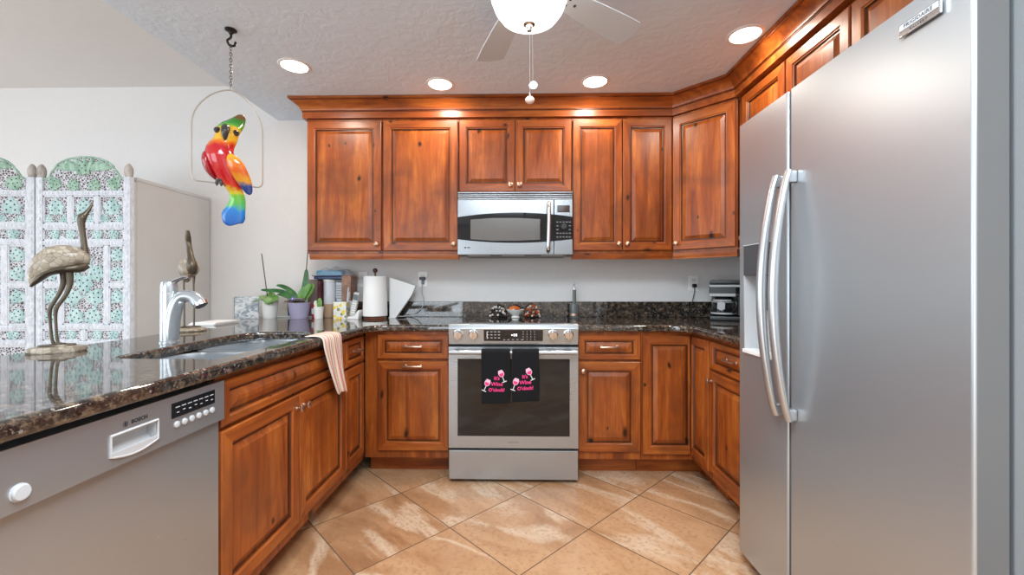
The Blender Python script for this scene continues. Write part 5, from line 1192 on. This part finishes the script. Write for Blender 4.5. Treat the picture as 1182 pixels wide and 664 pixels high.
# coffee maker
t = thing('coffee_maker', 'black drip coffee maker with a glass carafe in the corner by the refrigerator', 'coffee maker', (1.42, 2.95, Z), math.radians(-25))
b = MB(); b.box(-.095, .11, -.13, .10, 0, .03, 0, .008); b.build('base', BLACK, t)
b = MB(); b.box(-.085, .11, .02, .10, .03, .19, 0, .006); b.box(.075, .11, -.03, .02, .03, .19, 0, .006); b.build('column', BLACK, t)
b = MB(); b.box(-.098, .112, -.125, .10, .162, .245, 0, .010); b.box(-.096, .112, -.128, -.124, .226, .240, 1, .001); b.box(-.096, .06, -.128, -.124, .163, .182, 1, .001); b.box(.06, .10, -.1265, -.124, .18, .225, 2, .002); b.build('brew_head', [BLACK, LGREY, BLACKGLASS], t)
b = MB(); b.prism([(-.10, .246), (.112, .246), (.10, .272), (-.088, .272)], -.12, .098, 0, 'xz', .006); b.build('lid', BLACK, t)
b = MB(); b.lathe([(.06, 0), (.073, .01), (.078, .05), (.07, .095), (.055, .118), (.05, .125)], c=(-.012, -.05, .032), seg=32, m=0); b.lathe([(.0555, .117), (.0565, .118), (.052, .129), (0, .131)], c=(-.012, -.05, .032), seg=32, m=1)
b.lathe([(.0715, .089), (.0725, .09), (.0625, .108), (.061, .109)], c=(-.012, -.05, .032), seg=32, m=2, cap=False)
b.lathe([(.0785, .012), (.079, .014), (.0795, .022), (.079, .024)], c=(-.012, -.05, .030), seg=32, m=2, cap=False)
b.build('carafe', [BLACKGLASS, BLACK, LGREY], t)
b = MB(); b.tube(spline([(.04, -.098, .135), (.062, -.128, .13), (.066, -.132, .10), (.052, -.118, .065), (.045, -.108, .055)], 5), [(.009, .006)]*21, 0, 10); b.build('carafe_handle', BLACK, t)
b = MB(); hexp = [(-.034, .048), (-.012, .036), (.012, .046), (.014, .085), (-.010, .098), (-.033, .088)]
b.prism([(x-.015, z+.032) for x, z in hexp], -.1345, -.126, 0, 'xz', .001); b.build('carafe_label', LGREY, t)
b = MB(); b.M = (Matrix.Translation((1.42, 2.95, Z)) @ Matrix.Rotation(math.radians(-25), 4, 'Z')).inverted() @ Matrix.Translation((1.41, 2.95, Z)); b.tube(spline([(-.05, .09, .016), (-.15, .15, .012), (-.16, .185, .06), (-.135, .198, .12), (-.118, .2, .19), (-.118, .204, .225), (-.119, .208, .235)], 6), .0035, 0, 8); b.box(-.134, -.104, .190, .2118, .222, .248, 0, .005); b.build('power_cord', BLACK, t)

# repeats of one kind share a group
GROUPS = {'base_cabinet': 'knotty wood base cabinets', 'wall_cabinet': 'knotty wood wall cabinets', 'countertop': 'dark granite countertops', 'backsplash': 'granite backsplash strips',
          'hand_towel': 'hand towels on the oven handle', 'cup': 'cups on the white tray', 'pen': 'pens in the lemon tin', 'food_canister': 'canisters in the counter corner', 'potted_orchid': 'potted orchids on the counter',
          'carton': 'cartons in the counter corner', 'wall_outlet': 'wall outlets over the counter', 'beaded_garland': 'bead bunches on the cooktop'}
for o in list(bpy.data.objects):
    if o.parent is None and 'label' in o and 'group' not in o:
        k = o.name.split('.')[0]
        if k in GROUPS: o['group'] = GROUPS[k]
